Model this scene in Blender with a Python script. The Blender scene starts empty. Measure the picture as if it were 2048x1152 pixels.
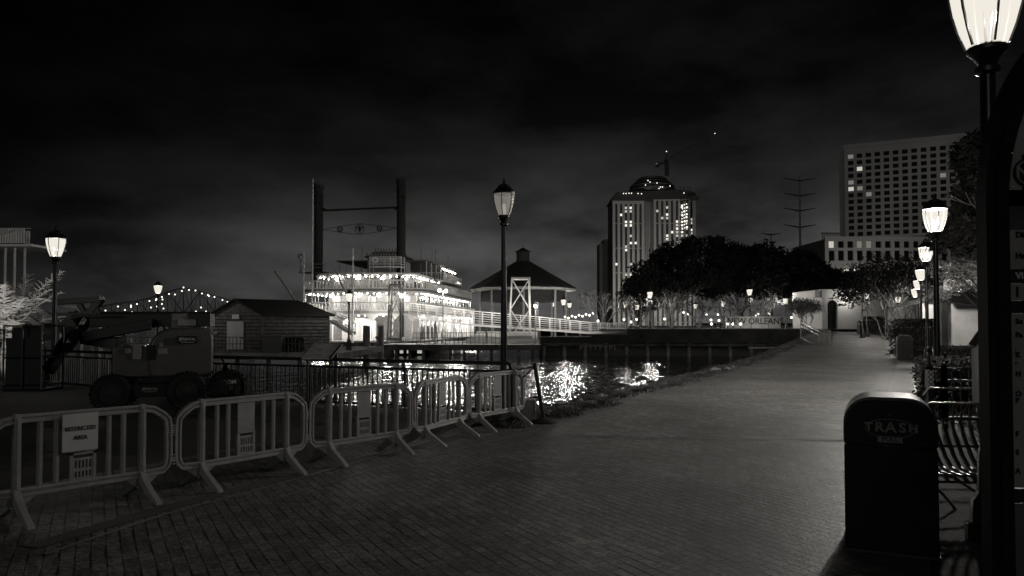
import bpy, math, random
from mathutils import Vector, Matrix
C = bpy.context.scene
R = math.radians
random.seed(7)

# ------------------------------------------------------------ camera
CH = 1.85                       # eye height
FP = 1500.0                     # focal length in pixels of the 2048 wide photograph
TH = R(1.6)
cam = bpy.data.cameras.new('camera'); co = bpy.data.objects.new('camera', cam)
C.collection.objects.link(co); C.camera = co
co.location = (0, 0, CH); co.rotation_euler = (R(90) + TH, 0, 0)
cam.sensor_width = 36; cam.lens = FP / 2048 * 36
cam.shift_y = 32 / 2048; cam.clip_end = 9000; cam.clip_start = 0.05

def ray(px, py):
    xn = (px - 1024) / FP; yn = (608 - py) / FP
    return (xn, math.cos(TH) - yn * math.sin(TH), math.sin(TH) + yn * math.cos(TH))
def at(px, py, Y):              # point of a pixel at depth Y
    d = ray(px, py); k = Y / d[1]
    return Vector((d[0] * k, Y, CH + d[2] * k))
def gp(px, py, z=0.0):          # point of a pixel on the level z
    d = ray(px, py); k = (z - CH) / d[2]
    return Vector((d[0] * k, d[1] * k, z))

# ------------------------------------------------------------ world: night sky with city glow and cloud
w = bpy.data.worlds.new('World'); C.world = w; w.use_nodes = True
nt = w.node_tree; nt.nodes.clear()
def N(t, kind, **k):
    n = t.nodes.new(kind)
    for a, b in k.items(): setattr(n, a, b)
    return n
out = N(nt, 'ShaderNodeOutputWorld'); bg = N(nt, 'ShaderNodeBackground')
tc = N(nt, 'ShaderNodeTexCoord'); sx = N(nt, 'ShaderNodeSeparateXYZ')
nt.links.new(tc.outputs['Generated'], sx.inputs[0])
cr = N(nt, 'ShaderNodeValToRGB')
el = cr.color_ramp.elements
stops = [(0.0, .078), (.045, .068), (.10, .045), (.135, .026), (.175, .014), (.23, .0072), (.30, .0036), (.40, .0018), (1.0, .0006)]
el[0].position = 0; el[0].color = (stops[0][1],) * 3 + (1,)
el[1].position = 1; el[1].color = (stops[-1][1],) * 3 + (1,)
for p, v in stops[1:-1]:
    e = el.new(p); e.color = (v, v * .985, v * .975, 1)
nt.links.new(sx.outputs['Z'], cr.inputs[0])
mp = N(nt, 'ShaderNodeMapping'); mp.inputs['Scale'].default_value = (1, 1, 2.4); mp.inputs['Location'].default_value = (.37, .1, .22)
nz = N(nt, 'ShaderNodeTexNoise'); nz.inputs['Scale'].default_value = 4.2; nz.inputs['Detail'].default_value = 6; nz.inputs['Roughness'].default_value = .55
nt.links.new(tc.outputs['Generated'], mp.inputs[0]); nt.links.new(mp.outputs[0], nz.inputs['Vector'])
c2 = N(nt, 'ShaderNodeMapRange'); c2.inputs['From Min'].default_value = .38; c2.inputs['From Max'].default_value = .72
c2.inputs['To Min'].default_value = .5; c2.inputs['To Max'].default_value = 2.3
nt.links.new(nz.outputs['Fac'], c2.inputs['Value'])
# darker towards the left (west) like the photograph's sky
c3 = N(nt, 'ShaderNodeMapRange'); c3.inputs['From Min'].default_value = -.56; c3.inputs['From Max'].default_value = .06
c3.inputs['To Min'].default_value = .12; c3.inputs['To Max'].default_value = 1.0
nt.links.new(sx.outputs['X'], c3.inputs['Value'])
m1 = N(nt, 'ShaderNodeMath', operation='MULTIPLY'); nt.links.new(c2.outputs[0], m1.inputs[0]); nt.links.new(c3.outputs[0], m1.inputs[1])
mx = N(nt, 'ShaderNodeVectorMath', operation='SCALE')
nt.links.new(cr.outputs[0], mx.inputs[0]); nt.links.new(m1.outputs[0], mx.inputs['Scale'])
nt.links.new(mx.outputs[0], bg.inputs[0]); bg.inputs[1].default_value = 1.0
nt.links.new(bg.outputs[0], out.inputs[0])

# weak low fill sun added behind the camera, in place of city glow
sd = bpy.data.lights.new('fill_sun', 'SUN'); sd.energy = .13; sd.angle = R(30); sd.color = (1, .97, .92)
so = bpy.data.objects.new('fill_sun', sd); C.collection.objects.link(so); so.rotation_euler = (R(80), 0, R(-26))
vs = C.view_settings; vs.view_transform = 'Standard'; vs.look = 'None'; vs.exposure = 0; vs.gamma = 1
C.cycles.use_denoising = True; C.cycles.max_bounces = 5; C.cycles.transparent_max_bounces = 12
C.cycles.caustics_reflective = False; C.cycles.caustics_refractive = False
C.cycles.sample_clamp_indirect = 2.0
WARM = (1.0, .955, .885)

# ------------------------------------------------------------ materials
MATS = {}
def mat(name, g, rough=.7, metal=0.0, var=0.25, scale=4.0, bump=0.0, tint=(1, .988, .972), coat=0.0, spec=None, detail=5):
    if name in MATS: return MATS[name]
    m = bpy.data.materials.new(name); m.use_nodes = True; t = m.node_tree
    b = t.nodes['Principled BSDF']
    b.inputs['Roughness'].default_value = rough; b.inputs['Metallic'].default_value = metal
    if spec is not None: b.inputs['Specular IOR Level'].default_value = spec
    if coat: b.inputs['Coat Weight'].default_value = coat; b.inputs['Coat Roughness'].default_value = .08
    tcn = N(t, 'ShaderNodeTexCoord'); nn = N(t, 'ShaderNodeTexNoise')
    nn.inputs['Scale'].default_value = scale; nn.inputs['Detail'].default_value = detail
    t.links.new(tcn.outputs['Object'], nn.inputs['Vector'])
    r = N(t, 'ShaderNodeValToRGB'); e = r.color_ramp.elements
    lo, hi = g * (1 - var), min(.95, g * (1 + var))
    e[0].position = .3; e[1].position = .72
    e[0].color = (lo * tint[0], lo * tint[1], lo * tint[2], 1); e[1].color = (hi * tint[0], hi * tint[1], hi * tint[2], 1)
    t.links.new(nn.outputs['Fac'], r.inputs[0]); t.links.new(r.outputs[0], b.inputs['Base Color'])
    if bump:
        bn = N(t, 'ShaderNodeBump'); bn.inputs['Strength'].default_value = bump; bn.inputs['Distance'].default_value = .02
        n2 = N(t, 'ShaderNodeTexNoise'); n2.inputs['Scale'].default_value = scale * 6; n2.inputs['Detail'].default_value = 4
        t.links.new(tcn.outputs['Object'], n2.inputs['Vector'])
        t.links.new(n2.outputs['Fac'], bn.inputs['Height']); t.links.new(bn.outputs[0], b.inputs['Normal'])
    MATS[name] = m; return m
def emit(name, v, col=(1, .945, .85), strength=1.0):
    if name in MATS: return MATS[name]
    m = bpy.data.materials.new(name); m.use_nodes = True; t = m.node_tree; t.nodes.clear()
    o = N(t, 'ShaderNodeOutputMaterial'); e = N(t, 'ShaderNodeEmission')
    e.inputs[0].default_value = (col[0] * v, col[1] * v, col[2] * v, 1); e.inputs[1].default_value = strength
    t.links.new(e.outputs[0], o.inputs[0]); MATS[name] = m; return m
def lampglass(name, v, tr):
    if name in MATS: return MATS[name]
    m = bpy.data.materials.new(name); m.use_nodes = True; t = m.node_tree; t.nodes.clear()
    o = N(t, 'ShaderNodeOutputMaterial'); e = N(t, 'ShaderNodeEmission'); tb = N(t, 'ShaderNodeBsdfTransparent'); a = N(t, 'ShaderNodeAddShader')
    e.inputs[0].default_value = (v, v * .945, v * .84, 1)
    tb.inputs[0].default_value = (tr, tr, tr, 1)
    t.links.new(e.outputs[0], a.inputs[0]); t.links.new(tb.outputs[0], a.inputs[1]); t.links.new(a.outputs[0], o.inputs[0])
    MATS[name] = m; return m

BLK = mat('black_metal', .012, .38, 0, .3, 9, .05)
BLKG = mat('black_gloss', .007, .3, 0, .4, 5, .03)
DARK = mat('dark_paint', .03, .5)
GREY = mat('grey_metal', .25, .5, .3)
WHT = mat('white_paint', .72, .5, 0, .08, 2)
CREAM = mat('cream_stucco', .55, .85, 0, .12, .6, .2, detail=8)
CONC = mat('concrete', .26, .85, 0, .3, 1.6, .35, detail=9)
CONCD = mat('dark_concrete', .03, .9, 0, .6, .7, .4, detail=9)
PLAST = mat('grey_plastic', .34, .48, 0, .14, 7, .05)
WOOD = mat('dark_wood', .10, .8, 0, .45, 3, .3)
ROOF = mat('dark_roof', .018, .9, 0, .4, 2.5, .4)
RUB = mat('black_rubber', .007, .75, 0, .4, 20, .3)
SIGNW = mat('sign_white', .62, .55, 0, .06, 5)
SIGNG = mat('sign_grey', .30, .5, 0, .15, 4)
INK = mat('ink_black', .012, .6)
BARK = mat('pale_bark', .19, .85, 0, .4, 5, .4)
BARKD = mat('dark_bark', .05, .9, 0, .4, 5, .4)
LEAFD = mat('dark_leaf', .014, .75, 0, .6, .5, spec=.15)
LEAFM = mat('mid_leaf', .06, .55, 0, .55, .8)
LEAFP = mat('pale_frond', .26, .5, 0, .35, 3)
GRASS = mat('grass_blades', .07, .8, 0, .6, .8)
GLASSD = mat('dark_glass', .008, .5, 0, .3, 1, spec=.08)
STONE = mat('tower_stone', .44, .85, 0, .1, .05)
HOTEL = mat('hotel_stone', .36, .85, 0, .16, .05)
STEELB = mat('dull_steel', .10, .45, .6)
CHROME = mat('worn_steel', .42, .25, .9, .2, 30)
WHTLIT = mat('boat_white', .80, .5, 0, .07, 1.2)
BOATD = mat('boat_deck', .16, .7)
HULL = mat('hull_dark', .03, .6)
BULB = emit('bulb', 1.0, strength=30)
BULBS = emit('far_bulb', 1.0, strength=1.6)
WIN = emit('lit_window', .55); WINB = emit('bright_window', 1.0, strength=1.1)

# ------------------------------------------------------------ mesh builder
class MB:
    def __init__(s): s.v = []; s.f = []; s.m = []; s.mi = 0
    def add(s, vs, fs):
        o = len(s.v); s.v += [tuple(v) for v in vs]; s.f += [tuple(i + o for i in f) for f in fs]; s.m += [s.mi] * len(fs); return s
    def box(s, c, d, M=None):
        x, y, z = d[0] / 2, d[1] / 2, d[2] / 2
        vs = [Vector((a * x, b * y, e * z)) for a in (-1, 1) for b in (-1, 1) for e in (-1, 1)]
        if M is not None: vs = [M @ v for v in vs]
        vs = [v + Vector(c) for v in vs]
        return s.add(vs, [(0, 1, 3, 2), (4, 6, 7, 5), (0, 4, 5, 1), (2, 3, 7, 6), (0, 2, 6, 4), (1, 5, 7, 3)])
    def b2(s, a, b):            # box between corners
        return s.box([(a[i] + b[i]) / 2 for i in range(3)], [abs(a[i] - b[i]) for i in range(3)])
    def bar(s, a, b, w, h=None, r2=None, n=4):   # bar/tube from a to b, n sides
        a = Vector(a); b = Vector(b); d = (b - a)
        if d.length < 1e-6: return s
        q = d.to_track_quat('Z', 'Y'); h = h or w; k = (r2 / w) if r2 is not None else 1
        o0 = math.pi / 4 if n == 4 else 0; f = math.sqrt(.5) if n == 4 else .5
        vs = []
        for e, sc in ((a, 1), (b, k)):
            for i in range(n):
                t = o0 + 2 * math.pi * i / n
                vs.append(e + q @ Vector((math.cos(t) * w * f * sc, math.sin(t) * h * f * sc, 0)))
        fs = [(i, (i + 1) % n, n + (i + 1) % n, n + i) for i in range(n)] + [tuple(range(n))[::-1], tuple(range(n, 2 * n))]
        return s.add(vs, fs)
    def path(s, pts, w, n=6, taper=1.0):
        for i in range(len(pts) - 1):
            k0 = 1 + (taper - 1) * i / (len(pts) - 1); k1 = 1 + (taper - 1) * (i + 1) / (len(pts) - 1)
            s.bar(pts[i], pts[i + 1], w * k0, n=n, r2=w * k1)
        return s
    def lathe(s, prof, c=(0, 0, 0), n=16):
        vs = []; fs = []
        for r, z in prof:
            for i in range(n):
                t = 2 * math.pi * i / n; vs.append((c[0] + r * math.cos(t), c[1] + r * math.sin(t), c[2] + z))
        for j in range(len(prof) - 1):
            for i in range(n):
                fs.append((j * n + i, j * n + (i + 1) % n, (j + 1) * n + (i + 1) % n, (j + 1) * n + i))
        fs.append(tuple(range(n))[::-1]); fs.append(tuple(range((len(prof) - 1) * n, len(prof) * n)))
        return s.add(vs, fs)
    def prism(s, poly, y0, y1, axis='y'):   # polygon in xz extruded along y (or xy along z, yz along x)
        n = len(poly)
        f = {'y': lambda p, t: (p[0], t, p[1]), 'z': lambda p, t: (p[0], p[1], t), 'x': lambda p, t: (t, p[0], p[1])}[axis]
        vs = [f(p, y0) for p in poly] + [f(p, y1) for p in poly]
        fs = [(i, (i + 1) % n, n + (i + 1) % n, n + i) for i in range(n)] + [tuple(range(n))[::-1], tuple(range(n, 2 * n))]
        return s.add(vs, fs)
    def ribbon(s, pts, wd, y0, y1):         # flat band following a line in xz
        n = len(pts); L = []; Rr = []
        for i, p in enumerate(pts):
            a = Vector(pts[max(0, i - 1)]); b = Vector(pts[min(n - 1, i + 1)]); d = (b - a).normalized(); nn = Vector((-d.y, d.x)) * wd / 2
            L.append(Vector(p) + nn); Rr.append(Vector(p) - nn)
        for i in range(n - 1):
            s.prism([L[i], L[i + 1], Rr[i + 1], Rr[i]], y0, y1)
        return s
    def ball(s, c, r, n=8, sc=(1, 1, 1)):
        prof = [(max(.001, r * math.sin(math.pi * i / n)) , -r * math.cos(math.pi * i / n)) for i in range(n + 1)]
        o = len(s.v); s.lathe(prof, (0, 0, 0), n + 2)
        for i in range(o, len(s.v)):
            v = s.v[i]; s.v[i] = (c[0] + v[0] * sc[0], c[1] + v[1] * sc[1], c[2] + v[2] * sc[2])
        return s
    def cut(s):
        s.cuts = getattr(s, 'cuts', []) + [(len(s.v), len(s.f))]; return s
    def build_each(s, name, m, parent=None, bevel=0, smooth=0):
        v0 = f0 = 0; out_ = []
        for v1, f1 in s.cuts:
            q = MB(); q.v = s.v[v0:v1]; q.f = [tuple(i - v0 for i in f) for f in s.f[f0:f1]]; q.m = [0] * len(q.f)
            o = q.build(name, m, parent, bevel); out_.append(autosmooth(o, smooth) if smooth else o); v0, f0 = v1, f1
        return out_
    def build(s, name, mats, parent=None, bevel=0, smooth=False):
        me = bpy.data.meshes.new(name); me.from_pydata(s.v, [], s.f)
        if not isinstance(mats, (list, tuple)): mats = [mats]
        for m in mats: me.materials.append(m)
        if len(mats) > 1: me.polygons.foreach_set('material_index', s.m)
        if smooth:
            me.polygons.foreach_set('use_smooth', [True] * len(me.polygons))
        me.update()
        o = bpy.data.objects.new(name, me); C.collection.objects.link(o)
        if parent is not None: o.parent = parent
        if bevel:
            b = o.modifiers.new('bevel', 'BEVEL'); b.width = bevel; b.segments = 2; b.limit_method = 'ANGLE'
        return o
def autosmooth(o, ang=40):
    me = o.data
    me.polygons.foreach_set('use_smooth', [True] * len(me.polygons))
    try: me.set_sharp_from_angle(angle=R(ang))
    except Exception: pass
    return o
def tag(o, label=None, cat=None, group=None, kind=None):
    if label: o['label'] = label
    if cat: o['category'] = cat
    if group: o['group'] = group
    if kind: o['kind'] = kind
    return o
def thing(name, label, cat, loc=(0, 0, 0), rz=0, group=None):
    o = bpy.data.objects.new(name, None); C.collection.objects.link(o); o.location = loc; o.rotation_euler = (0, 0, rz)
    o.empty_display_size = .2
    return tag(o, label, cat, group)
def copy_tree(o, parent=None):
    c = o.copy(); C.collection.objects.link(c); c.parent = parent
    for ch in list(o.children): copy_tree(ch, c)
    return c
def textpart(name, s, size, m, parent, loc, rot=(R(90), 0, 0), sx_=1.0, off=0.0, ext=.002, align='CENTER'):
    cu = bpy.data.curves.new(name, 'FONT'); cu.body = s; cu.size = size; cu.align_x = align; cu.align_y = 'CENTER'; cu.extrude = ext; cu.offset = off
    cu.resolution_u = 3
    t = bpy.data.objects.new(name, cu); C.collection.objects.link(t)
    bpy.context.view_layer.update()
    me = bpy.data.meshes.new_from_object(t.evaluated_get(bpy.context.evaluated_depsgraph_get()))
    bpy.data.objects.remove(t)
    me.materials.clear(); me.materials.append(m); me.name = name
    for v in me.vertices: v.co.x *= sx_
    o = bpy.data.objects.new(name, me); C.collection.objects.link(o); o.parent = parent; o.location = loc; o.rotation_euler = rot
    return o
LD = {}
def light(parent, loc, power, rad=.12, key=None):
    key = key or ('lt', round(power, 2), rad)
    if key not in LD:
        l = bpy.data.lights.new('lamp_or_fill_light', 'POINT'); l.energy = power; l.shadow_soft_size = rad; l.color = WARM; LD[key] = l
    o = bpy.data.objects.new('lamp_or_fill_light', LD[key]); C.collection.objects.link(o); o.parent = parent; o.location = loc  # shared by real lamps and by added fill lights
    return o

# ------------------------------------------------------------ ground, path, water
U = Vector((.47, .883)).normalized(); NR = Vector((U.y, -U.x))
def rise(Y):
    t = min(1, max(0, (Y - 34) / 52)); return 1.22 * t * t * (3 - 2 * t)
def ts(t, s):
    p = U * t + NR * s; return Vector((p.x, p.y, rise(p.y)))
def edge_s(t): return -6.35 - .018 * t + .14 * math.sin(t * .9) + .08 * math.sin(t * 2.3 + 1)
def brick_mat():
    m = bpy.data.materials.new('brick_paving'); m.use_nodes = True; t = m.node_tree; b = t.nodes['Principled BSDF']
    b.inputs['Roughness'].default_value = .56
    g = N(t, 'ShaderNodeTexCoord'); mpn = N(t, 'ShaderNodeMapping'); mpn.inputs['Rotation'].default_value = (0, 0, R(61))
    wn = N(t, 'ShaderNodeTexNoise'); wn.inputs['Scale'].default_value = 1.3; wn.inputs['Detail'].default_value = 3
    t.links.new(g.outputs['Object'], wn.inputs['Vector'])
    wv = N(t, 'ShaderNodeVectorMath', operation='SCALE'); wv.inputs['Scale'].default_value = .018
    t.links.new(wn.outputs['Color'], wv.inputs[0])
    ad = N(t, 'ShaderNodeVectorMath', operation='ADD'); t.links.new(g.outputs['Object'], ad.inputs[0]); t.links.new(wv.outputs[0], ad.inputs[1])
    t.links.new(ad.outputs[0], mpn.inputs[0])
    br = N(t, 'ShaderNodeTexBrick'); br.inputs['Scale'].default_value = 1.0
    br.inputs['Brick Width'].default_value = .22; br.inputs['Row Height'].default_value = .11; br.inputs['Mortar Size'].default_value = .0055
    br.inputs['Mortar Smooth'].default_value = .3; br.offset = .5
    br.inputs['Color1'].default_value = (.17, .165, .16, 1); br.inputs['Color2'].default_value = (.095, .092, .089, 1); br.inputs['Mortar'].default_value = (.035, .034, .033, 1)
    t.links.new(mpn.outputs[0], br.inputs['Vector'])
    sy = N(t, 'ShaderNodeSeparateXYZ'); t.links.new(mpn.outputs[0], sy.inputs[0])
    pp = N(t, 'ShaderNodeMath', operation='PINGPONG'); pp.inputs[1].default_value = .055; t.links.new(sy.outputs['Y'], pp.inputs[0])
    ln = N(t, 'ShaderNodeMapRange'); ln.inputs['From Min'].default_value = .007; ln.inputs['From Max'].default_value = .014; ln.inputs['To Min'].default_value = 1; ln.inputs['To Max'].default_value = 0
    t.links.new(pp.outputs[0], ln.inputs['Value'])
    nm = N(t, 'ShaderNodeTexNoise'); nm.inputs['Scale'].default_value = 2.6; nm.inputs['Detail'].default_value = 3
    t.links.new(g.outputs['Object'], nm.inputs['Vector'])
    mk = N(t, 'ShaderNodeMapRange'); mk.inputs['From Min'].default_value = .47; mk.inputs['From Max'].default_value = .58; t.links.new(nm.outputs['Fac'], mk.inputs['Value'])
    jm = N(t, 'ShaderNodeMath', operation='MULTIPLY'); t.links.new(ln.outputs[0], jm.inputs[0]); t.links.new(mk.outputs[0], jm.inputs[1])
    jd = N(t, 'ShaderNodeMath', operation='MULTIPLY_ADD'); jd.inputs[1].default_value = -.93; jd.inputs[2].default_value = 1; t.links.new(jm.outputs[0], jd.inputs[0])
    n2 = N(t, 'ShaderNodeTexNoise'); n2.inputs['Scale'].default_value = .45; n2.inputs['Detail'].default_value = 9; n2.inputs['Roughness'].default_value = .62
    t.links.new(g.outputs['Object'], n2.inputs['Vector'])
    mr = N(t, 'ShaderNodeMapRange'); mr.inputs['From Min'].default_value = .3; mr.inputs['From Max'].default_value = .7; mr.inputs['To Min'].default_value = .5; mr.inputs['To Max'].default_value = 1.5
    t.links.new(n2.outputs['Fac'], mr.inputs['Value'])
    n3 = N(t, 'ShaderNodeTexNoise'); n3.inputs['Scale'].default_value = 26; n3.inputs['Detail'].default_value = 6
    t.links.new(g.outputs['Object'], n3.inputs['Vector'])
    mr3 = N(t, 'ShaderNodeMapRange'); mr3.inputs['From Min'].default_value = .3; mr3.inputs['From Max'].default_value = .7; mr3.inputs['To Min'].default_value = .45; mr3.inputs['To Max'].default_value = 1.6
    t.links.new(n3.outputs['Fac'], mr3.inputs['Value'])
    n4 = N(t, 'ShaderNodeTexNoise'); n4.inputs['Scale'].default_value = 5.5; n4.inputs['Detail'].default_value = 5; n4.inputs['Roughness'].default_value = .7
    t.links.new(mpn.outputs[0], n4.inputs['Vector'])
    mr4 = N(t, 'ShaderNodeMapRange'); mr4.inputs['From Min'].default_value = .32; mr4.inputs['From Max'].default_value = .68; mr4.inputs['To Min'].default_value = .55; mr4.inputs['To Max'].default_value = 1.45
    t.links.new(n4.outputs['Fac'], mr4.inputs['Value'])
    m0 = N(t, 'ShaderNodeMath', operation='MULTIPLY'); t.links.new(mr.outputs[0], m0.inputs[0]); t.links.new(mr4.outputs[0], m0.inputs[1])
    mm = N(t, 'ShaderNodeMath', operation='MULTIPLY'); t.links.new(m0.outputs[0], mm.inputs[0]); t.links.new(mr3.outputs[0], mm.inputs[1])
    sc = N(t, 'ShaderNodeVectorMath', operation='SCALE'); t.links.new(br.outputs['Color'], sc.inputs[0]); mj = N(t, 'ShaderNodeMath', operation='MULTIPLY'); t.links.new(mm.outputs[0], mj.inputs[0]); t.links.new(jd.outputs[0], mj.inputs[1]); t.links.new(mj.outputs[0], sc.inputs['Scale'])
    t.links.new(sc.outputs[0], b.inputs['Base Color'])
    bn = N(t, 'ShaderNodeBump'); bn.inputs['Strength'].default_value = .7; bn.inputs['Distance'].default_value = .012
    hh = N(t, 'ShaderNodeMath', operation='MULTIPLY_ADD'); hh.inputs[1].default_value = -1.0
    t.links.new(br.outputs['Fac'], hh.inputs[0]); t.links.new(n3.outputs['Fac'], hh.inputs[2])
    t.links.new(hh.outputs[0], bn.inputs['Height']); t.links.new(bn.outputs[0], b.inputs['Normal'])
    return m
BRICK = brick_mat()
SOIL = mat('dark_soil', .03, .95, 0, .6, 1.5, .6, detail=9)
mb = MB(); T0, T1, dt = -14, 150, 1.0
nrow = int((T1 - T0) / dt) + 1; cols = 9
for i in range(nrow):
    t = T0 + i * dt
    s0 = edge_s(t) if t > 12.2 else -7.2 if t > 9 else -9
    s1 = .1
    for j in range(cols):
        s = s0 + (s1 - s0) * j / (cols - 1); mb.v.append(tuple(ts(t, s)))
for i in range(nrow - 1):
    for j in range(cols - 1):
        a = i * cols + j; mb.f.append((a, a + 1, a + cols + 1, a + cols)); mb.m.append(0)
tag(mb.build('promenade', BRICK), kind='structure')
# quay to the left where the railing stands
EDGE = [(.75, 15.75), (-1, 16.15), (-7.4, 18.9), (-16.2, 24.8), (-26, 26.4), (-60, 28)]
mb = MB(); poly = [(-60, -14), (-6, -14), (-7.8, -4), (-3.6, 8), (-.2, 12.6)] + EDGE
mb.add([(x, y, -.004) for x, y in poly], [tuple(range(len(poly)))])
tag(mb.build('quay_paving', mat('dark_asphalt', .028, .8, 0, .5, .5, .4, detail=9)), kind='structure')
mb = MB()
for a, b in zip(EDGE[:-1], EDGE[1:]):
    mb.add([(a[0], a[1], .0), (b[0], b[1], .0), (b[0], b[1], -3), (a[0], a[1], -3)], [(0, 1, 2, 3)])
tag(mb.build('quay_wall', CONCD), 'dark concrete quay wall dropping to the water below the iron railing', 'wall')
# planted ground on the right of the path
mb = MB()
for i in range(nrow):
    t = T0 + i * dt
    for j, s in enumerate((.1, 2, 6, 20, 60)):
        p = ts(t, s); p.z += .02 if j else .0; mb.v.append(tuple(p))
for i in range(nrow - 1):
    for j in range(4):
        a = i * 5 + j; mb.f.append((a, a + 1, a + 6, a + 5)); mb.m.append(0)
tag(mb.build('verge_ground', SOIL), kind='structure')
# paler concrete strips and joints in the paving
def strip(name, pts, wd, m, lift=.004):
    mb = MB(); n = len(pts); L = []
    for i, p in enumerate(pts):
        a = Vector(pts[max(0, i - 1)]); b = Vector(pts[min(n - 1, i + 1)]); d = (b - a).normalized(); q = Vector((-d.y, d.x)) * wd / 2
        for sgn in (1, -1):
            v = Vector(p) + q * sgn; L.append((v.x, v.y, rise(v.y) + lift))
    mb.add(L, [(2 * i, 2 * i + 1, 2 * i + 3, 2 * i + 2) for i in range(n - 1)])
    return tag(mb.build(name, m), kind='structure')
BAND = mat('band_concrete', .24, .8, 0, .3, 1.2, .3, detail=9)
JOINT = mat('joint_dark', .01, .9)
strip('side_pavement', [tuple(ts(t, -.30).xy) for t in range(22, 46, 2)], .62, mat('pale_pavement', .24, .8, 0, .3, 1.2, .3, detail=9))
for k, (t, a) in enumerate(((11.2, .30), (18.2, .30), (25, .35), (31.5, .4), (38, .4))):
    p0 = ts(t - 1.2, -6.3); p1 = ts(t + 1.9, -.1)
    if k == 0: p0 = gp(1120, 872); p1 = gp(1800, 884)
    if k == 1: p0 = gp(1330, 808); p1 = gp(1790, 806)
    strip('paving_band', [tuple(p0.xy), tuple(p1.xy)], a * .5, BAND, .004)
    strip('paving_joint', [tuple(p0.xy), tuple(p1.xy)], .03, JOINT, .008)
for pts, wd in (([(1120, 815), (940, 860), (760, 912), (500, 985), (330, 1030), (90, 1110)], .045), ([(1250, 812), (1000, 880), (740, 940), (420, 1040)], .025)):
    strip('paving_edge_line', [tuple(gp(*p).xy) for p in pts], wd, BAND, .011)
strip('drain_kerb', [tuple(gp(*p).xy) for p in [(1060, 836), (900, 878), (700, 925), (520, 968), (310, 1022), (60, 1095)]], .22, mat('kerb_dark', .09, .8, 0, .3, 2, .3), .006)

strip('paving_band', [tuple(gp(*p).xy) for p in [(1485, 876), (1700, 880), (1800, 882)]], .30, mat('pale_band', .21, .8, 0, .25, 2, .3), .0045)
# river
def water_mat():
    m = bpy.data.materials.new('river_water'); m.use_nodes = True; t = m.node_tree; b = t.nodes['Principled BSDF']
    b.inputs['Base Color'].default_value = (.012, .012, .012, 1); b.inputs['Roughness'].default_value = .06; b.inputs['IOR'].default_value = 1.33
    g = N(t, 'ShaderNodeTexCoord')
    a = N(t, 'ShaderNodeTexNoise'); a.inputs['Scale'].default_value = 1.0; a.inputs['Detail'].default_value = 2.3; a.inputs['Roughness'].default_value = .6
    mq = N(t, 'ShaderNodeMapping'); mq.inputs['Scale'].default_value = (1.0, .62, 1); mq.inputs['Rotation'].default_value = (0, 0, R(8))
    t.links.new(g.outputs['Object'], mq.inputs[0]); t.links.new(mq.outputs[0], a.inputs['Vector'])
    bn = N(t, 'ShaderNodeBump'); bn.inputs['Strength'].default_value = 1.0; bn.inputs['Distance'].default_value = .21
    t.links.new(a.outputs['Fac'], bn.inputs['Height']); t.links.new(bn.outputs[0], b.inputs['Normal'])
    return m
WATER = water_mat(); WZ = -1.4
mb = MB(); mb.add([(-4000, 5, WZ), (4000, 5, WZ), (4000, 6000, WZ), (-4000, 6000, WZ)], [(0, 1, 2, 3)])
tag(mb.build('river', WATER), kind='structure')
mb = MB(); mb.add([(-300, -14, -.03), (-8, -14, -.03), (-8, -60, -.03), (300, -60, -.03), (300, -14, -.03), (-300, -60, -.03)], [(0, 5, 2, 1), (2, 3, 4, 1)])
mb = MB(); mb.add([(-300, -80, -.02), (300, -80, -.02), (300, -11, -.02), (-300, -11, -.02)], [(0, 1, 2, 3)])
tag(mb.build('ground', SOIL), kind='structure')

# bank: rough slope of stones and grass from the paving edge to the water
mb = MB(); rows = []; rr = random.Random(3)
tt = [11.9 + i * .13 for i in range(int((78 - 11.9) / .13))]
for t in tt:
    row = []
    for j, (ds, dz) in enumerate(((.12, -.012), (-.25, .03), (-.7, -.02), (-1.2, -.25), (-1.8, -.7), (-2.6, -1.5), (-3.4, -2.3))):
        p = ts(t, edge_s(t) + ds + (rr.uniform(-.09, .09) if j else 0)); p.z += dz + (rr.uniform(-.04, .05) if j else 0)
        row.append(tuple(p))
    rows.append(row)
for r in rows: mb.v += r
for i in range(len(rows) - 1):
    for j in range(6):
        a = i * 7 + j; mb.f.append((a, a + 7, a + 8, a + 1)); mb.m.append(0)
tag(mb.build('river_bank', mat('bank_earth', .12, .95, 0, .6, 2.2, .8, detail=9)), kind='structure')
def grass(name, n, fn, h0, h1, m, wd=.02):
    mb = MB()
    for _ in range(n):
        p = fn(); a = rr.uniform(0, 6.28); h = rr.uniform(h0, h1); d = Vector((math.cos(a), math.sin(a), 0)) * wd
        l = Vector((rr.uniform(-.5, .5), rr.uniform(-.5, .5), 1)).normalized() * h
        mb.add([p - d, p + d, p + l], [(0, 1, 2)])
    return mb.build(name, m)
def bankpt():
    t = 11.9 + 64 * rr.random() ** 1.6; p = ts(t, edge_s(t) - rr.uniform(-.55, 1.0) * rr.random() - .1 * math.sin(t * 3)); p.z += .0; return p
tag(grass('bank_grass', 12000, bankpt, .03, .10, GRASS), kind='stuff')
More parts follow.
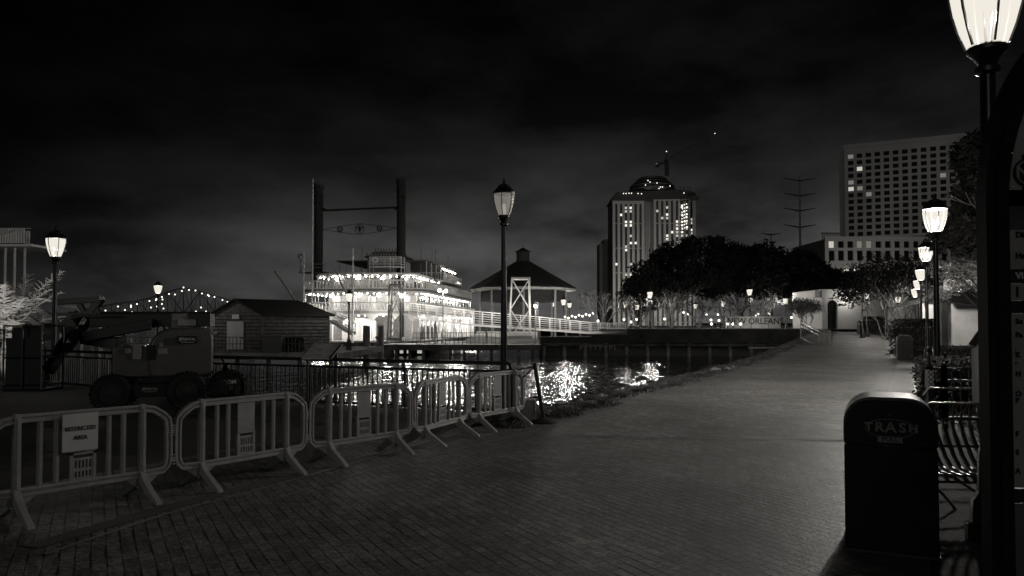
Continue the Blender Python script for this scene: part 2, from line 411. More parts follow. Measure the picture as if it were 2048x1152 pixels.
for k, (px, py, s) in enumerate(((1203, 788, .32), (1235, 775, .2), (1430, 735, .5), (1455, 732, .35), (1466, 729, .3), (1120, 800, .28), (1160, 795, .2), (1290, 765, .25))):
    p = gp(px, py + 6); s *= .38; mb = MB(); mb.ball((0, 0, s * .25), s, 6, (1.3, .8, .55))
    mb.v = [(x + rr.uniform(-.18, .18) * s, y + rr.uniform(-.18, .18) * s, z + rr.uniform(-.18, .18) * s) for x, y, z in mb.v]
    o = mb.build('rock', mat('pale_rock', .3, .9, 0, .3, 4, .5)); o.location = (p.x, p.y, rise(p.y) - .02)
    tag(o, ['pale rock on the grassy bank nearest the leaning pole', 'small pale rock third along the river bank', 'large flat pale rock on the bank below the far wall', 'pale rock just right of the large flat rock on the bank', 'small stone at the right end of the flat pale rocks on the bank',
            'stone beside the leaning pole where the bank begins', 'second small stone along the bank from the leaning pole', 'small stone midway along the bank near the lamp reflections'][k], 'rock')

mb = MB(); r4 = random.Random(12)
for _ in range(170):
    p = ts(r4.uniform(3, 40), r4.uniform(-7.5, -.3)); s_ = r4.uniform(.006, .022); a = r4.uniform(0, 3); z = p.z + .012
    mb.add([(p.x + s_ * math.cos(a + k * 1.57) * (1.6 if k % 2 else .8), p.y + s_ * math.sin(a + k * 1.57), z + .003 * (k % 2)) for k in range(4)], [(0, 1, 2, 3)])
tag(mb.build('fallen_leaf_litter', mat('litter', .4, .8)), kind='stuff')
# ------------------------------------------------------------ street lamps
GLOW = lampglass('lit_lamp_glass', .61, .45)
def lamp_parts(root, H, lit=True, power=1500, detail=True, Wd=.6, glass=None):
    """H = height of the head's centre"""
    s = Wd / .6; hb = H - .42 * s; n = 16 if detail else 8
    b = MB(); b.lathe([(.24, 0), (.24, .12), (.2, .14), (.19, .34), (.14, .4), (.13, .75), (.10, .82), (.085, .95), (.075, 1.0)], n=8 if detail else 6)
    autosmooth(b.build('lamp_base', BLK, root), 35)
    p = MB(); p.lathe([(.072, .98), (.052, hb - .1)], n=n)
    if detail:
        for i in range(8):
            t = i * math.pi / 4; c, q = math.cos(t), math.sin(t)
            p.bar((.07 * c, .07 * q, 1.0), (.052 * c, .052 * q, hb - .14), .014)
    autosmooth(p.build('pole', BLKG, root))
    h = MB()
    h.lathe([(.055, hb - .14), (.10, hb - .12), (.10, hb - .08), (.07, hb - .05), (.12 * s, hb + .03), (.155 * s, hb + .06), (.155 * s, hb + .10), (.12, hb + .11)], n=n)
    autosmooth(h.build('lamp_collar', BLK, root), 30)
    gz0, gz1 = hb + .11, hb + .11 + .56 * s
    prof = [(.150, 0), (.205, .15), (.25, .32), (.275, .48), (.272, .56)]
    g = MB(); g.lathe([(r * s, gz0 + z * s) for r, z in prof], n=n + 4)
    g.f = g.f[:-2]; g.m = g.m[:-2]
    autosmooth(g.build('lamp_glass', glass or GLOW, root), 50)
    if detail:
        f = MB()
        for i in range(6):
            t = i * math.pi / 3 + .3; c, q = math.cos(t), math.sin(t)
            f.path([(c * (r + .012) * s, q * (r + .012) * s, gz0 + z * s) for r, z in prof], .016, 4).cut()
        f.build_each('rib', BLK, root)
        fk = MB()
        for a_ in (-.02, .02): fk.bar((a_, -.02, gz0), (a_ * 2.1, -.02, gz0 + .3 * s), .018, r2=.003)
        fk.build('burner_fork', BLK, root)
    cp = MB(); cp.lathe([(.29 * s, gz1 - .01), (.30 * s, gz1 + .025), (.24 * s, gz1 + .10 * s), (.17 * s, gz1 + .17 * s), (.165 * s, gz1 + .20 * s), (.12 * s, gz1 + .23 * s), (.04, gz1 + .26 * s), (.02, gz1 + .32 * s), (.028, gz1 + .35 * s), (.004, gz1 + .42 * s)], n=n)
    autosmooth(cp.build('lamp_cap', BLK, root), 30)
    if lit: light(root, (0, 0, gz0 + .24 * s), power, .04 if detail and power < 800 else .13 if detail else .26)
def lamp(label, loc, H, lit=True, power=1500, detail=True, Wd=.6, group=None, glass=None):
    r = thing('street_lamp', label, 'street lamp', loc, 0, group); lamp_parts(r, H, lit, power, detail, Wd, glass); return r
def lamp_px(label, px, hy, Y, zb, power, detail=False, Wd=.6, group=None, lit=True, glass=None):
    p = at(px, hy, Y); return lamp(label, (p.x, p.y, zb), p.z - zb, lit, power, detail, Wd, group, glass)
G1 = 'street lamps lining the right side of the promenade'
PW = 2600
lamp_px('nearest lit lamp, half cut off by the top right corner behind the directory sign', 1973, 22, 6.5, 0, PW * .12, True, .61, G1)
lamp_px('tall lit street lamp in front of the tree, second in the right hand row', 1870, 438, 19.3, 0, PW * 1.8, True, .62, G1)
lamp_px('lit street lamp just below and left of the tall one, third in that row', 1852, 507, 30.8, 0, PW * .75, True, .6, G1)
for (px, hy, Y), lb in zip(((1841.5, 549, 43), (1836, 569, 50), (1830.5, 585, 56.5)), ('fourth', 'fifth', 'last and smallest')):
    lamp_px(lb + ' lit street lamp of the right hand row, close to the vanishing point', px, hy, Y, rise(Y), PW * .35, False, .62, G1)
# the unlit-looking lamp in the centre: panes given a faint glow for other lamps' light, pale lens inside
def glowglass():
    m = bpy.data.materials.new('glow_pane'); m.use_nodes = True; t = m.node_tree; b = t.nodes['Principled BSDF']
    o = t.nodes['Material Output']; mx_ = N(t, 'ShaderNodeMixShader'); tr = N(t, 'ShaderNodeBsdfTransparent')
    b.inputs['Base Color'].default_value = (.5, .48, .44, 1); b.inputs['Roughness'].default_value = .25
    b.inputs['Emission Color'].default_value = (1, .94, .84, 1); b.inputs['Emission Strength'].default_value = .16
    mx_.inputs[0].default_value = .6
    t.links.new(tr.outputs[0], mx_.inputs[1]); t.links.new(b.outputs[0], mx_.inputs[2]); t.links.new(mx_.outputs[0], o.inputs[0]); return m
cl = lamp_px('tall dim street lamp with black ribs standing alone by the river fence', 1008, 408, 16.9, 0, 0, True, .52, None, False, glowglass())
pz = at(1008, 408, 16.9).z
mb = MB(); mb.lathe([(.045, pz - .3), (.045, pz - .02), (.03, pz)], n=8); mb.build('bulb_tube', emit('dim_tube', .55), cl)
lamp_px('lit street lamp at the far left beside the palm', 111.5, 493, 23.3, 0, 130, True, .6)
lamp_px('small lit lamp against the bridge at left, over the lift', 316, 578, 53, -.05, 300, False, .6)
lamp_px('small lit lamp on the dock in front of the steamboat', 698, 594, 56, 0, 250, False, .58)

# ------------------------------------------------------------ plastic crowd barriers
BL = 1.86
def barrier_proto():
    r = thing('crowd_barrier', 'x', 'barrier')
    zt, zb, pa, pb = .965, .27, .33, BL - .33
    outer = [(pa, zt), (pa - .12, zt - .02), (.1, zt - .09), (.045, zt - .15), (.035, zt - .25), (.035, .40), (.05, .33), (.10, zb + .01), (pa, zb)]
    f = MB()
    loop = outer + [(BL - x, z) for x, z in outer[::-1]]
    loop = loop + [loop[0]]
    def off(pts, o):
        n = len(pts); out_ = []
        for i, p in enumerate(pts):
            a = Vector(pts[i - 1] if i else pts[-2]); b = Vector(pts[(i + 1) % n] if i < n - 1 else pts[1]); d = (b - a).normalized(); out_.append((p[0] - d.y * o, p[1] + d.x * o))
        return out_
    f.ribbon(off(loop, .025), .026, -.028, .028); f.ribbon(loop, .028, -.012, .012); f.ribbon(off(loop, -.025), .026, -.028, .028)
    f.build('frame', PLAST, r, .004)
    bs = MB()
    for x in (.53, .68, BL - .68, BL - .53):
        bs.box((x, 0, (zt + zb) / 2), (.05, .026, zt - zb - .06)); bs.box((x, 0, (zt + zb) / 2), (.016, .036, zt - zb - .06)).cut()
    bs.build_each('bar', PLAST, r)
    pn = MB(); c = BL / 2
    pn.box((c, 0, .76), (.235, .02, .335))
    pn.build('sign_plate', PLAST, r)
    q = MB()
    for x in (c - .11, c + .11): q.box((x, 0, .44), (.03, .03, .29))
    q.box((c, 0, .575), (.25, .03, .03)); q.box((c, 0, .515), (.2, .022, .022)); q.box((c, 0, .41), (.2, .022, .03)); q.box((c, 0, .32), (.2, .022, .03))
    for i in range(6): q.box((c - .085 + i * .034, 0, .42), (.014, .02, .2))
    q.build('slotted_grille', PLAST, r)
    for x, nm in ((pa, 'leg'), (pb, 'leg')):
        l = MB()
        l.prism([(-.032, .22), (.032, .22), (.028, zt + .045), (-.028, zt + .045)], -.036, .036)
        l.box((0, 0, .6), (.02, .084, .74))
        for sg in (-1, 1):
            pr = [(0, .30), (sg * .035, .235), (sg * .26, .02), (sg * .36, .0), (sg * .36, .022), (sg * .07, .31)]
            l.prism([(sg * .03, .16), (sg * .12, .10), (sg * .34, .0), (sg * .39, .0), (sg * .385, .025), (sg * .10, .215), (sg * .035, .31), (0, .31), (0, .2)], -.03, .03, 'x')
        for v in range(len(l.v)): l.v[v] = (l.v[v][0] + x, l.v[v][1], l.v[v][2])
        # gusset along the barrier
        l.prism([(x - .03, .25), (x - .2, .25), (x - .03, .12)], -.012, .012); l.prism([(x + .03, .25), (x + .2, .25), (x + .03, .12)], -.012, .012)
        l.build(nm, PLAST, r, .004)
    for x, z in ((.0, .72), (.0, .36), (BL, .67), (BL, .40)):
        h = MB()
        for k in range(3): h.box((x, 0, z + (k - 1) * .028), (.075, .05, .012))
        h.build('hinge', PLAST, r)
    k = MB(); k.bar((BL + .0, 0, .33), (BL + .0, 0, .55), .02, n=6); k.build('hinge_pin', BLK, r)
    return r
J = [(-4.85, 6.82), (-3.71, 8.28), (-2.65, 9.80), (-1.47, 11.25), (-.76, 12.95), (.25, 14.45)]
bl = ['nearest plastic crowd barrier carrying the restricted area sign, at the left edge', 'second plastic crowd barrier from the left, in front of the boom lift wheel', 'middle plastic crowd barrier in front of the bright water',
      'fourth plastic crowd barrier, narrow in view beside the middle one', 'farthest plastic crowd barrier, ending by the leaning pole']
proto = barrier_proto()
for i in range(5):
    a, b = Vector(J[i]), Vector(J[i + 1]); d = b - a
    o = proto if i == 0 else copy_tree(proto)
    o.location = (a.x, a.y, 0); o.rotation_euler = (0, 0, math.atan2(d.y, d.x)); o.scale = (d.length / (BL + .035), 1, 1)
    o['label'] = bl[i]; o['group'] = 'plastic crowd barriers linked in a row'
B1 = proto
sg = thing('warning_sign', 'white restricted area notice fixed on the nearest barrier', 'sign')
sg.location = B1.location; sg.rotation_euler = B1.rotation_euler
mb = MB(); mb.box((.865, -.045, .79), (.33, .012, .37)); mb.build('sign_board', SIGNW, sg)
textpart('lettering', 'RESTRICTED', .058, INK, sg, (.865, -.053, .825), sx_=.9, off=.001)
textpart('lettering', 'AREA', .058, INK, sg, (.865, -.053, .735), sx_=.9, off=.001)

# ------------------------------------------------------------ black iron fence by the water
fen = thing('iron_fence', 'long black iron railing with slanted top rail along the river quay', 'fence')
F = [(.0, 15.35), (-7.0, 18.35), (-15.9, 24.2), (-25.5, 25.6), (-40, 26.5)]
FH = 1.07
for a, b in zip(F[:-1], F[1:]):
    a = Vector(a); b = Vector(b); L = (b - a).length; d = (b - a) / L; nn = Vector((-d.y, d.x))
    if nn.y < 0: nn = -nn
    pk = MB(); n = int(L / .125)
    for i in range(n):
        p = a + d * (i + .5) * L / n; pk.box((p.x, p.y, .46), (.024, .024, .84), Matrix.Rotation(math.atan2(d.y, d.x), 3, 'Z'))
    pk.build('picket_panel', BLK, fen)
    rl = MB()
    for z, h in ((.10, .05), (.90, .05)): rl.bar((a.x, a.y, z), (b.x, b.y, z), .05, h)
    o = -nn * .10
    rl.bar((a.x + o.x, a.y + o.y, FH), (b.x + o.x, b.y + o.y, FH), .06, .075)
    rl.build('rail', BLK, fen)
    m = max(1, int(L / 2.4))
    for i in range(m + 1):
        p = a + d * L * i / m
        ps = MB(); ps.bar((p.x, p.y, 0), (p.x, p.y, .9), .06); ps.bar((p.x, p.y, .88), (p.x + o.x, p.y + o.y, FH), .05, .05); ps.build('post', BLK, fen)
# information panel on the railing
ip = thing('information_panel', 'slanted pale information panel standing at the river railing', 'sign')
c = at(640, 700, 16.9)
mb = MB(); M = Matrix.Rotation(R(-24), 3, 'Y') @ Matrix.Identity(3)
P = [at(628, 686, 17.5), at(684, 687, 17.4), at(660, 716, 16.8), at(602, 716, 16.9)]
mb.add(P + [p - Vector((0, .0, .03)) for p in P], [(0, 1, 2, 3), (4, 7, 6, 5), (0, 4, 5, 1), (1, 5, 6, 2), (2, 6, 7, 3), (3, 7, 4, 0)])
mb.build('panel', mat('panel_pale', .62, .5, 0, .3, 6), ip)
mb = MB(); mb.bar(P[1] - Vector((0, 0, .02)), P[2] - Vector((0, 0, .02)), .05); mb.bar(P[0] - Vector((0, 0, .02)), P[3] - Vector((0, 0, .02)), .03); mb.build('frame', BLK, ip)
mb = MB()
for q in ((P[1] + P[2]) / 2, (P[0] + P[3]) / 2): mb.bar(q - Vector((0, 0, .03)), (q.x, q.y, 0), .06)
mb.build('leg', BLK, ip)
# leaning pole with base and cable, concrete block
lp = thing('leaning_post', 'thin black leaning post on a round base at the end of the barriers', 'post', (.60, 14.25, 0))
mb = MB(); mb.lathe([(.24, 0), (.24, .03), (.16, .06), (.05, .09)], n=18); autosmooth(mb.build('base', RUB, lp))
mb = MB(); mb.bar((0, 0, .05), (-.17, 0, 1.1), .075, n=10); mb.ball((-.17, 0, 1.1), .045, 6); autosmooth(mb.build('pole', BLK, lp))
mb = MB(); mb.path([(-.17, -.02, 1.06), (-.3, .1, .93), (-.4, .1, .84)], .03, 5); mb.path([(-.17, -.02, 1.06), (-.45, .15, 1.0), (-.7, .3, .98)], .03, 5); mb.build('cable', BLK, lp)
cb = MB(); cb.b2((.16, 14.5, 0), (.46, 14.95, .40)); tag(cb.build('concrete_block', CONC, None, .02), 'squat pale concrete block behind the last barrier leg', 'block')

# ------------------------------------------------------------ trash cans
def trash_can(label, loc, rz=0, writing=True, cid='trash can'):
    r = thing('trash_can', label, cid, loc, rz)
    def prof(w_, z0, z1, rad):
        pts = [(-w_, z0), (w_, z0), (w_, z1 - rad)]
        for i in range(1, 9): a = i * math.pi / 16; pts.append((w_ - rad + rad * math.cos(a), z1 - rad + rad * math.sin(a)))
        for i in range(8): a = math.pi / 2 + i * math.pi / 16; pts.append((-w_ + rad + rad * math.cos(a), z1 - rad + rad * math.sin(a)))
        pts.append((-w_, z1 - rad)); return pts
    BINB = mat('bin_black', .0045, .42, 0, .6, 6, .08, spec=.16)
    b = MB(); b.box((0, 0, .44), (.68, .60, .85)); b.build('body', BINB, r, .012)
    h = MB(); h.prism(prof(.345, .885, 1.26, .22), -.27, .29); autosmooth(h.build('hood', mat('hood_steel', .06, .55, .1, .5, 9, .1), r), 30)
    f = MB(); f.prism(prof(.335, .88, 1.235, .21), -.32, -.272); autosmooth(f.build('flap_door', BINB, r, .004), 30)
    bs = MB(); bs.box((0, 0, .01), (.70, .62, .022)); bs.build('foot_plate', BLK, r)
    if writing:
        bt = MB(); bt.ball((0, -.325, 1.13), .016, 6); bt.build('bolt', CHROME, r)
        x = -.155
        for ch, s, dx in (('T', .092, .078), ('R', .104, .082), ('A', .115, .084), ('S', .106, .078), ('H', .092, .07)):
            textpart('lettering', ch, s, mat('white_lettering', .22, .6), r, (x, -.324, 1.022), sx_=1.05, off=.003); x += dx
        pts = [(.18 * math.cos(2 * math.pi * i / 40), 1.015 + .075 * math.sin(2 * math.pi * i / 40)) for i in range(41)]
        e = MB(); e.ribbon([p for p in pts], .004, -.3235, -.321); e.build('oval_outline', MATS['white_lettering'], r)
        pl = MB(); pl.b2((-.09, -.3265, .903), (.09, -.3215, .95)); pl.build('label_plate', MATS['white_lettering'], r)
        textpart('lettering', 'PULL', .05, INK, r, (0, -.3285, .927), sx_=1.1, off=.0015)
    return r
tp = gp(1786, 1112)
trash_can('large black trash can with rounded hood marked TRASH PULL in the right foreground', (tp.x + .13, tp.y + .30, 0), R(-25))
p = at(1809, 722, 37); trash_can('black trash can with pale top edge beside the hedge, halfway up the path', (p.x, p.y, .1), R(-20), False)
p = at(1724, 662, 72); trash_can('small far trash can in front of the arched cream building', (p.x, p.y, rise(72)), 0, False)

# ------------------------------------------------------------ directory sign at the right edge
ds = thing('directory_sign', 'tall black arched directory sign with grey panels cut off by the right edge', 'sign', (0, 3.2, 0), 0)
XL, XC, RX, RZ, ZS = 2.012, 2.665, .653, .91, 2.36
mb = MB(); hw = .098
pts = [(XL + hw / 2, -.1), (XL + hw / 2, ZS)]
for i in range(1, 33):
    a = math.pi - i * math.pi / 32; pts.append((XC + (RX - hw / 2) * math.cos(a), ZS + (RZ - hw / 2) * math.sin(a)))
pts.append((2 * XC - XL - hw / 2, -.1))
mb.ribbon(pts, hw, -.03, .04)
autosmooth(mb.build('frame', mat('sign_black', .008, .55, 0, .3, 9, spec=.25), ds), 30)
mb = MB(); mb.ribbon([(x * .995 + XC * .005, z) for x, z in pts], .03, -.042, -.03); autosmooth(mb.build('frame_moulding', mat('sign_black', .008), ds), 30)
X0, X1 = XL + hw + .004, 2 * XC - XL - hw - .004
ap = [(X0, ZS - .0)]
for i in range(0, 25):
    a = math.pi - i * math.pi / 24; ap.append((XC + (RX - hw - .003) * math.cos(a), ZS + (RZ - hw - .003) * math.sin(a)))
def zz(py): return at(2030, py, 3.2).z
mb = MB(); mb.prism([(X0, zz(380)), (X1, zz(380))] + ap[1:][::-1], 0, .03); mb.build('header_panel', SIGNG, ds)
def panel(nm, y0, y1, m, yy=0): q = MB(); q.b2((X0, yy, zz(y0)), (X1, yy + .03, zz(y1))); return q.build(nm, m, ds)
panel('photo_panel', 382, 460, mat('photo_print', .05, .35, 0, .6, 6))
panel('text_panel', 462, 536, SIGNG); panel('black_band', 538, 566, INK); panel('text_panel', 568, 600, SIGNG); panel('black_band', 602, 626, INK)
panel('text_panel', 628, 975, SIGNG); panel('black_band', 978, 1006, INK); panel('lower_panel', 1008, 1240, mat('lower_grey', .11, .6))
for s, y, z_, m in (('Din', 470, .034, INK), ('Ha', 512, .034, INK), ('Vi', 552, .04, SIGNW), ('I', 585, .06, INK), ('Su', 643, .031, INK), ('Pa', 670, .031, INK), ('K', 710, .031, INK), ('H', 748, .031, INK), ('O', 788, .031, INK), ('P', 801, .031, INK), ('F', 868, .031, INK), ('S', 905, .031, INK), ('A', 942, .031, INK)):
    textpart('lettering', s, z_, m, ds, (at(2030, y, 3.2).x, -.004, zz(y)), align='LEFT', off=.0012)
mb = MB(); c_ = (at(2048, 346, 3.2).x + .012, zz(346))
mb.lathe([(.062, 0), (.062, .01)], n=24); mb.v = [(c_[0] + x, -.002 - z, c_[1] + y) for x, y, z in mb.v]
mb.b2((c_[0] - .022, -.012, c_[1] + .055), (c_[0] + .022, -.002, c_[1] + .078)); mb.b2((c_[0] - .022, -.012, c_[1] - .078), (c_[0] + .022, -.002, c_[1] - .055)); mb.build('emblem', INK, ds)
mb = MB(); mb.ribbon([(c_[0] + .052 * math.cos(i * math.pi / 16), c_[1] + .052 * math.sin(i * math.pi / 16)) for i in range(33)], .005, -.016, -.0125); mb.build('emblem_ring', SIGNG, ds)
textpart('lettering', 'N', .07, SIGNG, ds, (c_[0] - .028, -.0135, c_[1]), off=.002)
for py in (314, 380, 700, 725, 775):
    q = MB(); q.ball((X0 - .012, -.07, zz(py)), .006, 5); q.build('screw', CHROME, ds)

# ------------------------------------------------------------ bench, rail loops, small fence, recycling board on the right
bn = thing('metal_bench', 'black steel strap bench with curved slats behind the large trash can', 'bench', (4.15, 7.6, 0), R(-6)); bn.scale = (1, 1, .88)
mb = MB()
for i in range(22):
    x = i * .085
    pts = [(x, .35, .96), (x, .28, .80), (x + .02, .16, .58), (x + .03, .06, .47), (x + .04, -.12, .44), (x + .05, -.34, .45), (x + .05, -.40, .41)]
    mb.path(pts, .03, 4)
mb.build('slat', STEELB, bn)
mb = MB()
for y, z in ((.36, .98), (.22, .68), (-.12, .425), (-.4, .40)): mb.bar((-.06, y, z), (1.9, y, z), .028, n=8)
mb.build('seat_rail', CHROME, bn)
for x in (-.08, 1.92):
    q = MB(); q.path([(x, .36, .98), (x, .1, .86), (x, -.3, .68), (x, -.42, .6), (x, -.42, .42), (x, -.36, .2), (x, -.42, 0)], .04, 8); q.path([(x, .2, .62), (x, .26, .3), (x, .38, 0)], .04, 8); q.build('side_frame', STEELB, bn)
mb = MB(); mb.path([(.1, .2, .40), (.35, .1, .33), (.6, .05, .12), (.75, 0, 0)], .03, 6); mb.path([(.02, .1, .36), (.2, .05, .16), (.3, 0, 0)], .03, 6); mb.build('brace', STEELB, bn)
rk = thing('low_railing', 'low pipe railing of three pale bars behind the bench', 'railing', (5.55, 10.4, 0), R(-8))
for z in (.50, .78, .98):
    q = MB(); q.path([(.12, 0, z - .1), (.2, 0, z), (2.6, 0, z)], .03, 6); q.build('rail', CHROME, rk)
for x in (.12, 1.3, 2.5):
    q = MB(); q.bar((x, .03, 0), (x, .03, 1.0), .04, n=8); q.build('post', BLK, rk)
f2 = thing('garden_fence', 'black iron picket fence around the planting behind the bench', 'fence', (0, 0, 0))
Q = [(7.7, 13.4), (12.5, 12.9), (15, 12.6)]; Q2 = [(7.7, 13.4), (10.6, 18.4), (16.8, 30)]
for ln in (Q, Q2):
    for a, b in zip(ln[:-1], ln[1:]):
        a = Vector(a); b = Vector(b); L = (b - a).length; d = (b - a) / L; q = MB(); n = int(L / .14)
        for i in range(n): p = a + d * i * L / n; q.box((p.x, p.y, .52), (.02, .02, 1.0)); q.lathe([(.014, 0), (.001, .07)], (p.x, p.y, 1.02), 4)
        q.build('picket_panel', BLK, f2)
        q = MB(); q.bar((a.x, a.y, .2), (b.x, b.y, .2), .04); q.bar((a.x, a.y, .86), (b.x, b.y, .86), .04); q.build('rail', STEELB, f2)
        q = MB(); q.bar((a.x, a.y, 0), (a.x, a.y, 1.12), .07); q.ball((a.x, a.y, 1.14), .05, 6); q.build('post', BLK, f2)
bo = thing('lattice_bollard', 'small black post with a pale lattice face beside the path edge, above the trash can', 'bollard', (7.55, 13.6, 0))
mb = MB(); mb.box((0, 0, .35), (.1, .1, .7)); mb.lathe([(.09, 1.05), (.03, 1.12), (.02, 1.35), (.05, 1.38), (.01, 1.43)], n=10); mb.build('post', BLK, bo)
mb = MB(); mb.box((0, 0, .87), (.105, .105, .34)); mb.build('face', SIGNW, bo)
mb = MB()
for k in range(4):
    z = .74 + k * .085
    mb.bar((-.05, -.056, z), (.05, -.056, z + .085), .012); mb.bar((.05, -.056, z), (-.05, -.056, z + .085), .012)
mb.build('lattice', INK, bo)
rc = thing('recycling_sign', 'pale house-shaped cigarette recycling board partly hidden by the directory sign', 'sign')
a0, a1 = at(1951, 805, 8.6), at(1990, 805, 8.6); zt = at(1951, 690, 8.6).z
mb = MB(); xm = (a0.x + a1.x) / 2
mb.prism([(a0.x, a0.z), (a1.x, a1.z), (a1.x, zt), (xm, zt + .16), (a0.x, zt)], 8.6, 8.66); mb.build('board', SIGNG, rc)
mb = MB(); mb.b2((a0.x + .012, 8.592, a0.z + .2), (a1.x - .01, 8.599, zt - .03)); mb.build('poster', mat('poster_pale', .30, .6, 0, .1, 8), rc)
mb = MB(); mb.bar((a0.x - .01, 8.63, zt), (xm, 8.63, zt + .17), .1, .03); mb.bar((a1.x + .01, 8.63, zt), (xm, 8.63, zt + .17), .1, .03); mb.build('top_cap', BLK, rc)
mb = MB(); mb.bar((xm, 8.64, 0), (xm, 8.64, a0.z), .06); mb.build('post', BLK, rc)
textpart('lettering', 'RECYCLING', .07, INK, rc, (a0.x + .06, 8.589, (a0.z + zt) / 2 + .1), rot=(R(90), R(90), 0))
textpart('lettering', 'CIGARETTE BUTT', .06, INK, rc, (a0.x + .14, 8.589, (a0.z + zt) / 2 + .08), rot=(R(90), R(90), 0))

# ------------------------------------------------------------ foliage helpers
def leafcloud(mb, c, rad, n, size, rng, flat=.75, asp=.5):
    for _ in range(n):
        while True:
            v = Vector((rng.uniform(-1, 1), rng.uniform(-1, 1), rng.uniform(-1, 1)))
            v *= 1.22
            if (v.length < 1 and rng.random() < .25 + .75 * v.length) or (v.length < 1.22 and rng.random() < .10): break
        p = Vector(c) + Vector((v.x * rad, v.y * rad, v.z * rad * flat))
        a = Vector((rng.gauss(0, 1), rng.gauss(0, 1), rng.gauss(0, 1))).normalized(); b = a.orthogonal().normalized()
        s = size * rng.uniform(.5, 1.3)
        mb.add([p - a * s, p + b * s * asp, p + a * s, p - b * s * asp], [(0, 1, 2, 3)])
def branches(mb, p, d, L, w_, depth, rng, tips, spread=.5, up=.15, n=5, sides=5):
    q = Vector(p); dd = Vector(d).normalized(); segs = 3
    for i in range(segs):
        nd = (dd + Vector((rng.gauss(0, .12), rng.gauss(0, .12), rng.gauss(0, .08) + up * .2))).normalized()
        e = q + nd * L / segs; k0 = 1 - .35 * i / segs; k1 = 1 - .35 * (i + 1) / segs
        mb.bar(q, e, w_ * k0, n=sides, r2=w_ * k1); q = e; dd = nd
        if depth > 0 and i > 0:
            sd_ = (dd + Vector((rng.gauss(0, spread), rng.gauss(0, spread), rng.gauss(up, spread * .5)))).normalized()
            branches(mb, q, sd_, L * rng.uniform(.5, .75), w_ * .5, depth - 1, rng, tips, spread, up, n, max(3, sides - 1))
    if depth > 0:
        for _ in range(2):
            sd_ = (dd + Vector((rng.gauss(0, spread), rng.gauss(0, spread), rng.gauss(up, spread * .5)))).normalized()
            branches(mb, q, sd_, L * rng.uniform(.55, .8), w_ * .6, depth - 1, rng, tips, spread, up, n, max(3, sides - 1))
    else: tips.append(q)
def myrtle(label, loc, h, seed, leaf=LEAFM, nl=14, ls=.16, bark=BARK, stems=5, depth=3, name='myrtle_tree', crad=.5, w0=.03, group=None, spread=.42, lean=.45):
    r = thing(name, label, 'tree', loc, 0, group); rng = random.Random(seed); tips = []
    t = MB()
    for i in range(stems):
        a = 2 * math.pi * i / stems + rng.uniform(-.4, .4)
        branches(t, (math.cos(a) * .12, math.sin(a) * .12, -.1), (math.cos(a) * lean, math.sin(a) * lean, 1), h * .42, h * w0, depth, rng, tips, spread)
    t.build('trunk', bark, r)
    c = MB()
    for p in tips: leafcloud(c, p, h * .10 * crad / .5, nl, ls, rng)
    c.build('crown', leaf, r); return r
def darktree(label, px0, px1, ytop, ybase, Y, zb, seed, name='oak_tree', n=15000, ls=.42, leaf=LEAFD, group=None, clumps=60):
    rng = random.Random(seed); xc = (px0 + px1) / 2; b = at(xc, 650, Y); wd = (px1 - px0) / FP * Y; top = at(xc, ytop, Y).z - zb; lowz = at(xc, ybase, Y).z - zb
    r = thing(name, label, 'tree', (b.x, Y, zb), 0, group); t = MB(); tips = []
    t.lathe([(.55, -.2), (.4, .5), (.34, lowz + .6)], n=8)
    for i in range(6):
        a = i * 1.05; branches(t, (0, 0, lowz * .7), (math.cos(a), math.sin(a), .8), wd * .26, .28, 2, rng, tips, .4)
    t.build('trunk', BARKD, r)
    c = MB(); H_ = top - lowz
    for i in range(clumps):
        a = rng.uniform(0, 6.28); q = rng.random() ** .5; h = rng.random()
        prof = math.sin(math.pi * (.18 + .72 * h)) ** .6 * (1 - .25 * h)
        rad = wd * rng.uniform(.10, .19)
        x = math.cos(a) * q * (wd / 2 - rad) * prof * 1.15; y = math.sin(a) * q * wd * .35 * prof
        zc = lowz + rad * .5 + h * (H_ - rad * 1.1); zc = min(zc, top - rad * .65 - (abs(x) / (wd / 2)) ** 2.2 * H_ * .45)
        leafcloud(c, (x, y, max(zc, lowz + .3)), rad, n // clumps, ls, rng, .8)
    c.build('crown', leaf, r); return r

# ------------------------------------------------------------ far bank: plaza, quay wall
PZ = 1.42
mb = MB(); fp = [(9.2, 78), (36, 78), (200, 78), (2200, 78), (2200, 3000), (30, 3000), (9.2, 140)]
fp = [(x, y) for x, y in fp]
mb.add([(x, y, PZ - .02) for x, y in fp], [tuple(range(len(fp)))])
tag(mb.build('plaza_ground', mat('plaza_ground', .10, .85, 0, .4, .3, .3)), kind='structure')
fw = thing('quay_wall', 'long dark stained wall of the far quay under the park railing', 'wall')
mb = MB(); mb.b2((11.9, 77.6, -.05), (31, 77.95, PZ)); mb.b2((8.2, 77.62, -.05), (11.9, 77.97, PZ - .55)); mb.b2((2.9, 77.64, -.05), (8.2, 77.99, .15 + .45)); mb.build('wall', CONCD, fw)
mb = MB(); mb.b2((11.9, 77.4, PZ + .003), (31, 78.4, PZ + .09)); mb.b2((8.2, 77.4, PZ - .547), (11.88, 78.4, PZ - .47)); mb.b2((2.9, 77.4, .603), (8.18, 78.4, .68)); mb.build('coping', CONC, fw)
mb = MB(); mb.b2((2.9, 79.5, -2.4), (31, 79.9, -.06)); mb.build('lower_wall', HULL, fw)
for i in range(13):
    x = 3.3 + i * 2.15; q = MB(); q.bar((x, 77.9, -2.5), (x, 77.9, -.052), .34, n=8); q.build('pile', mat('weathered_pile', .16, .9, 0, .8, 1.3, .5, detail=9), fw)
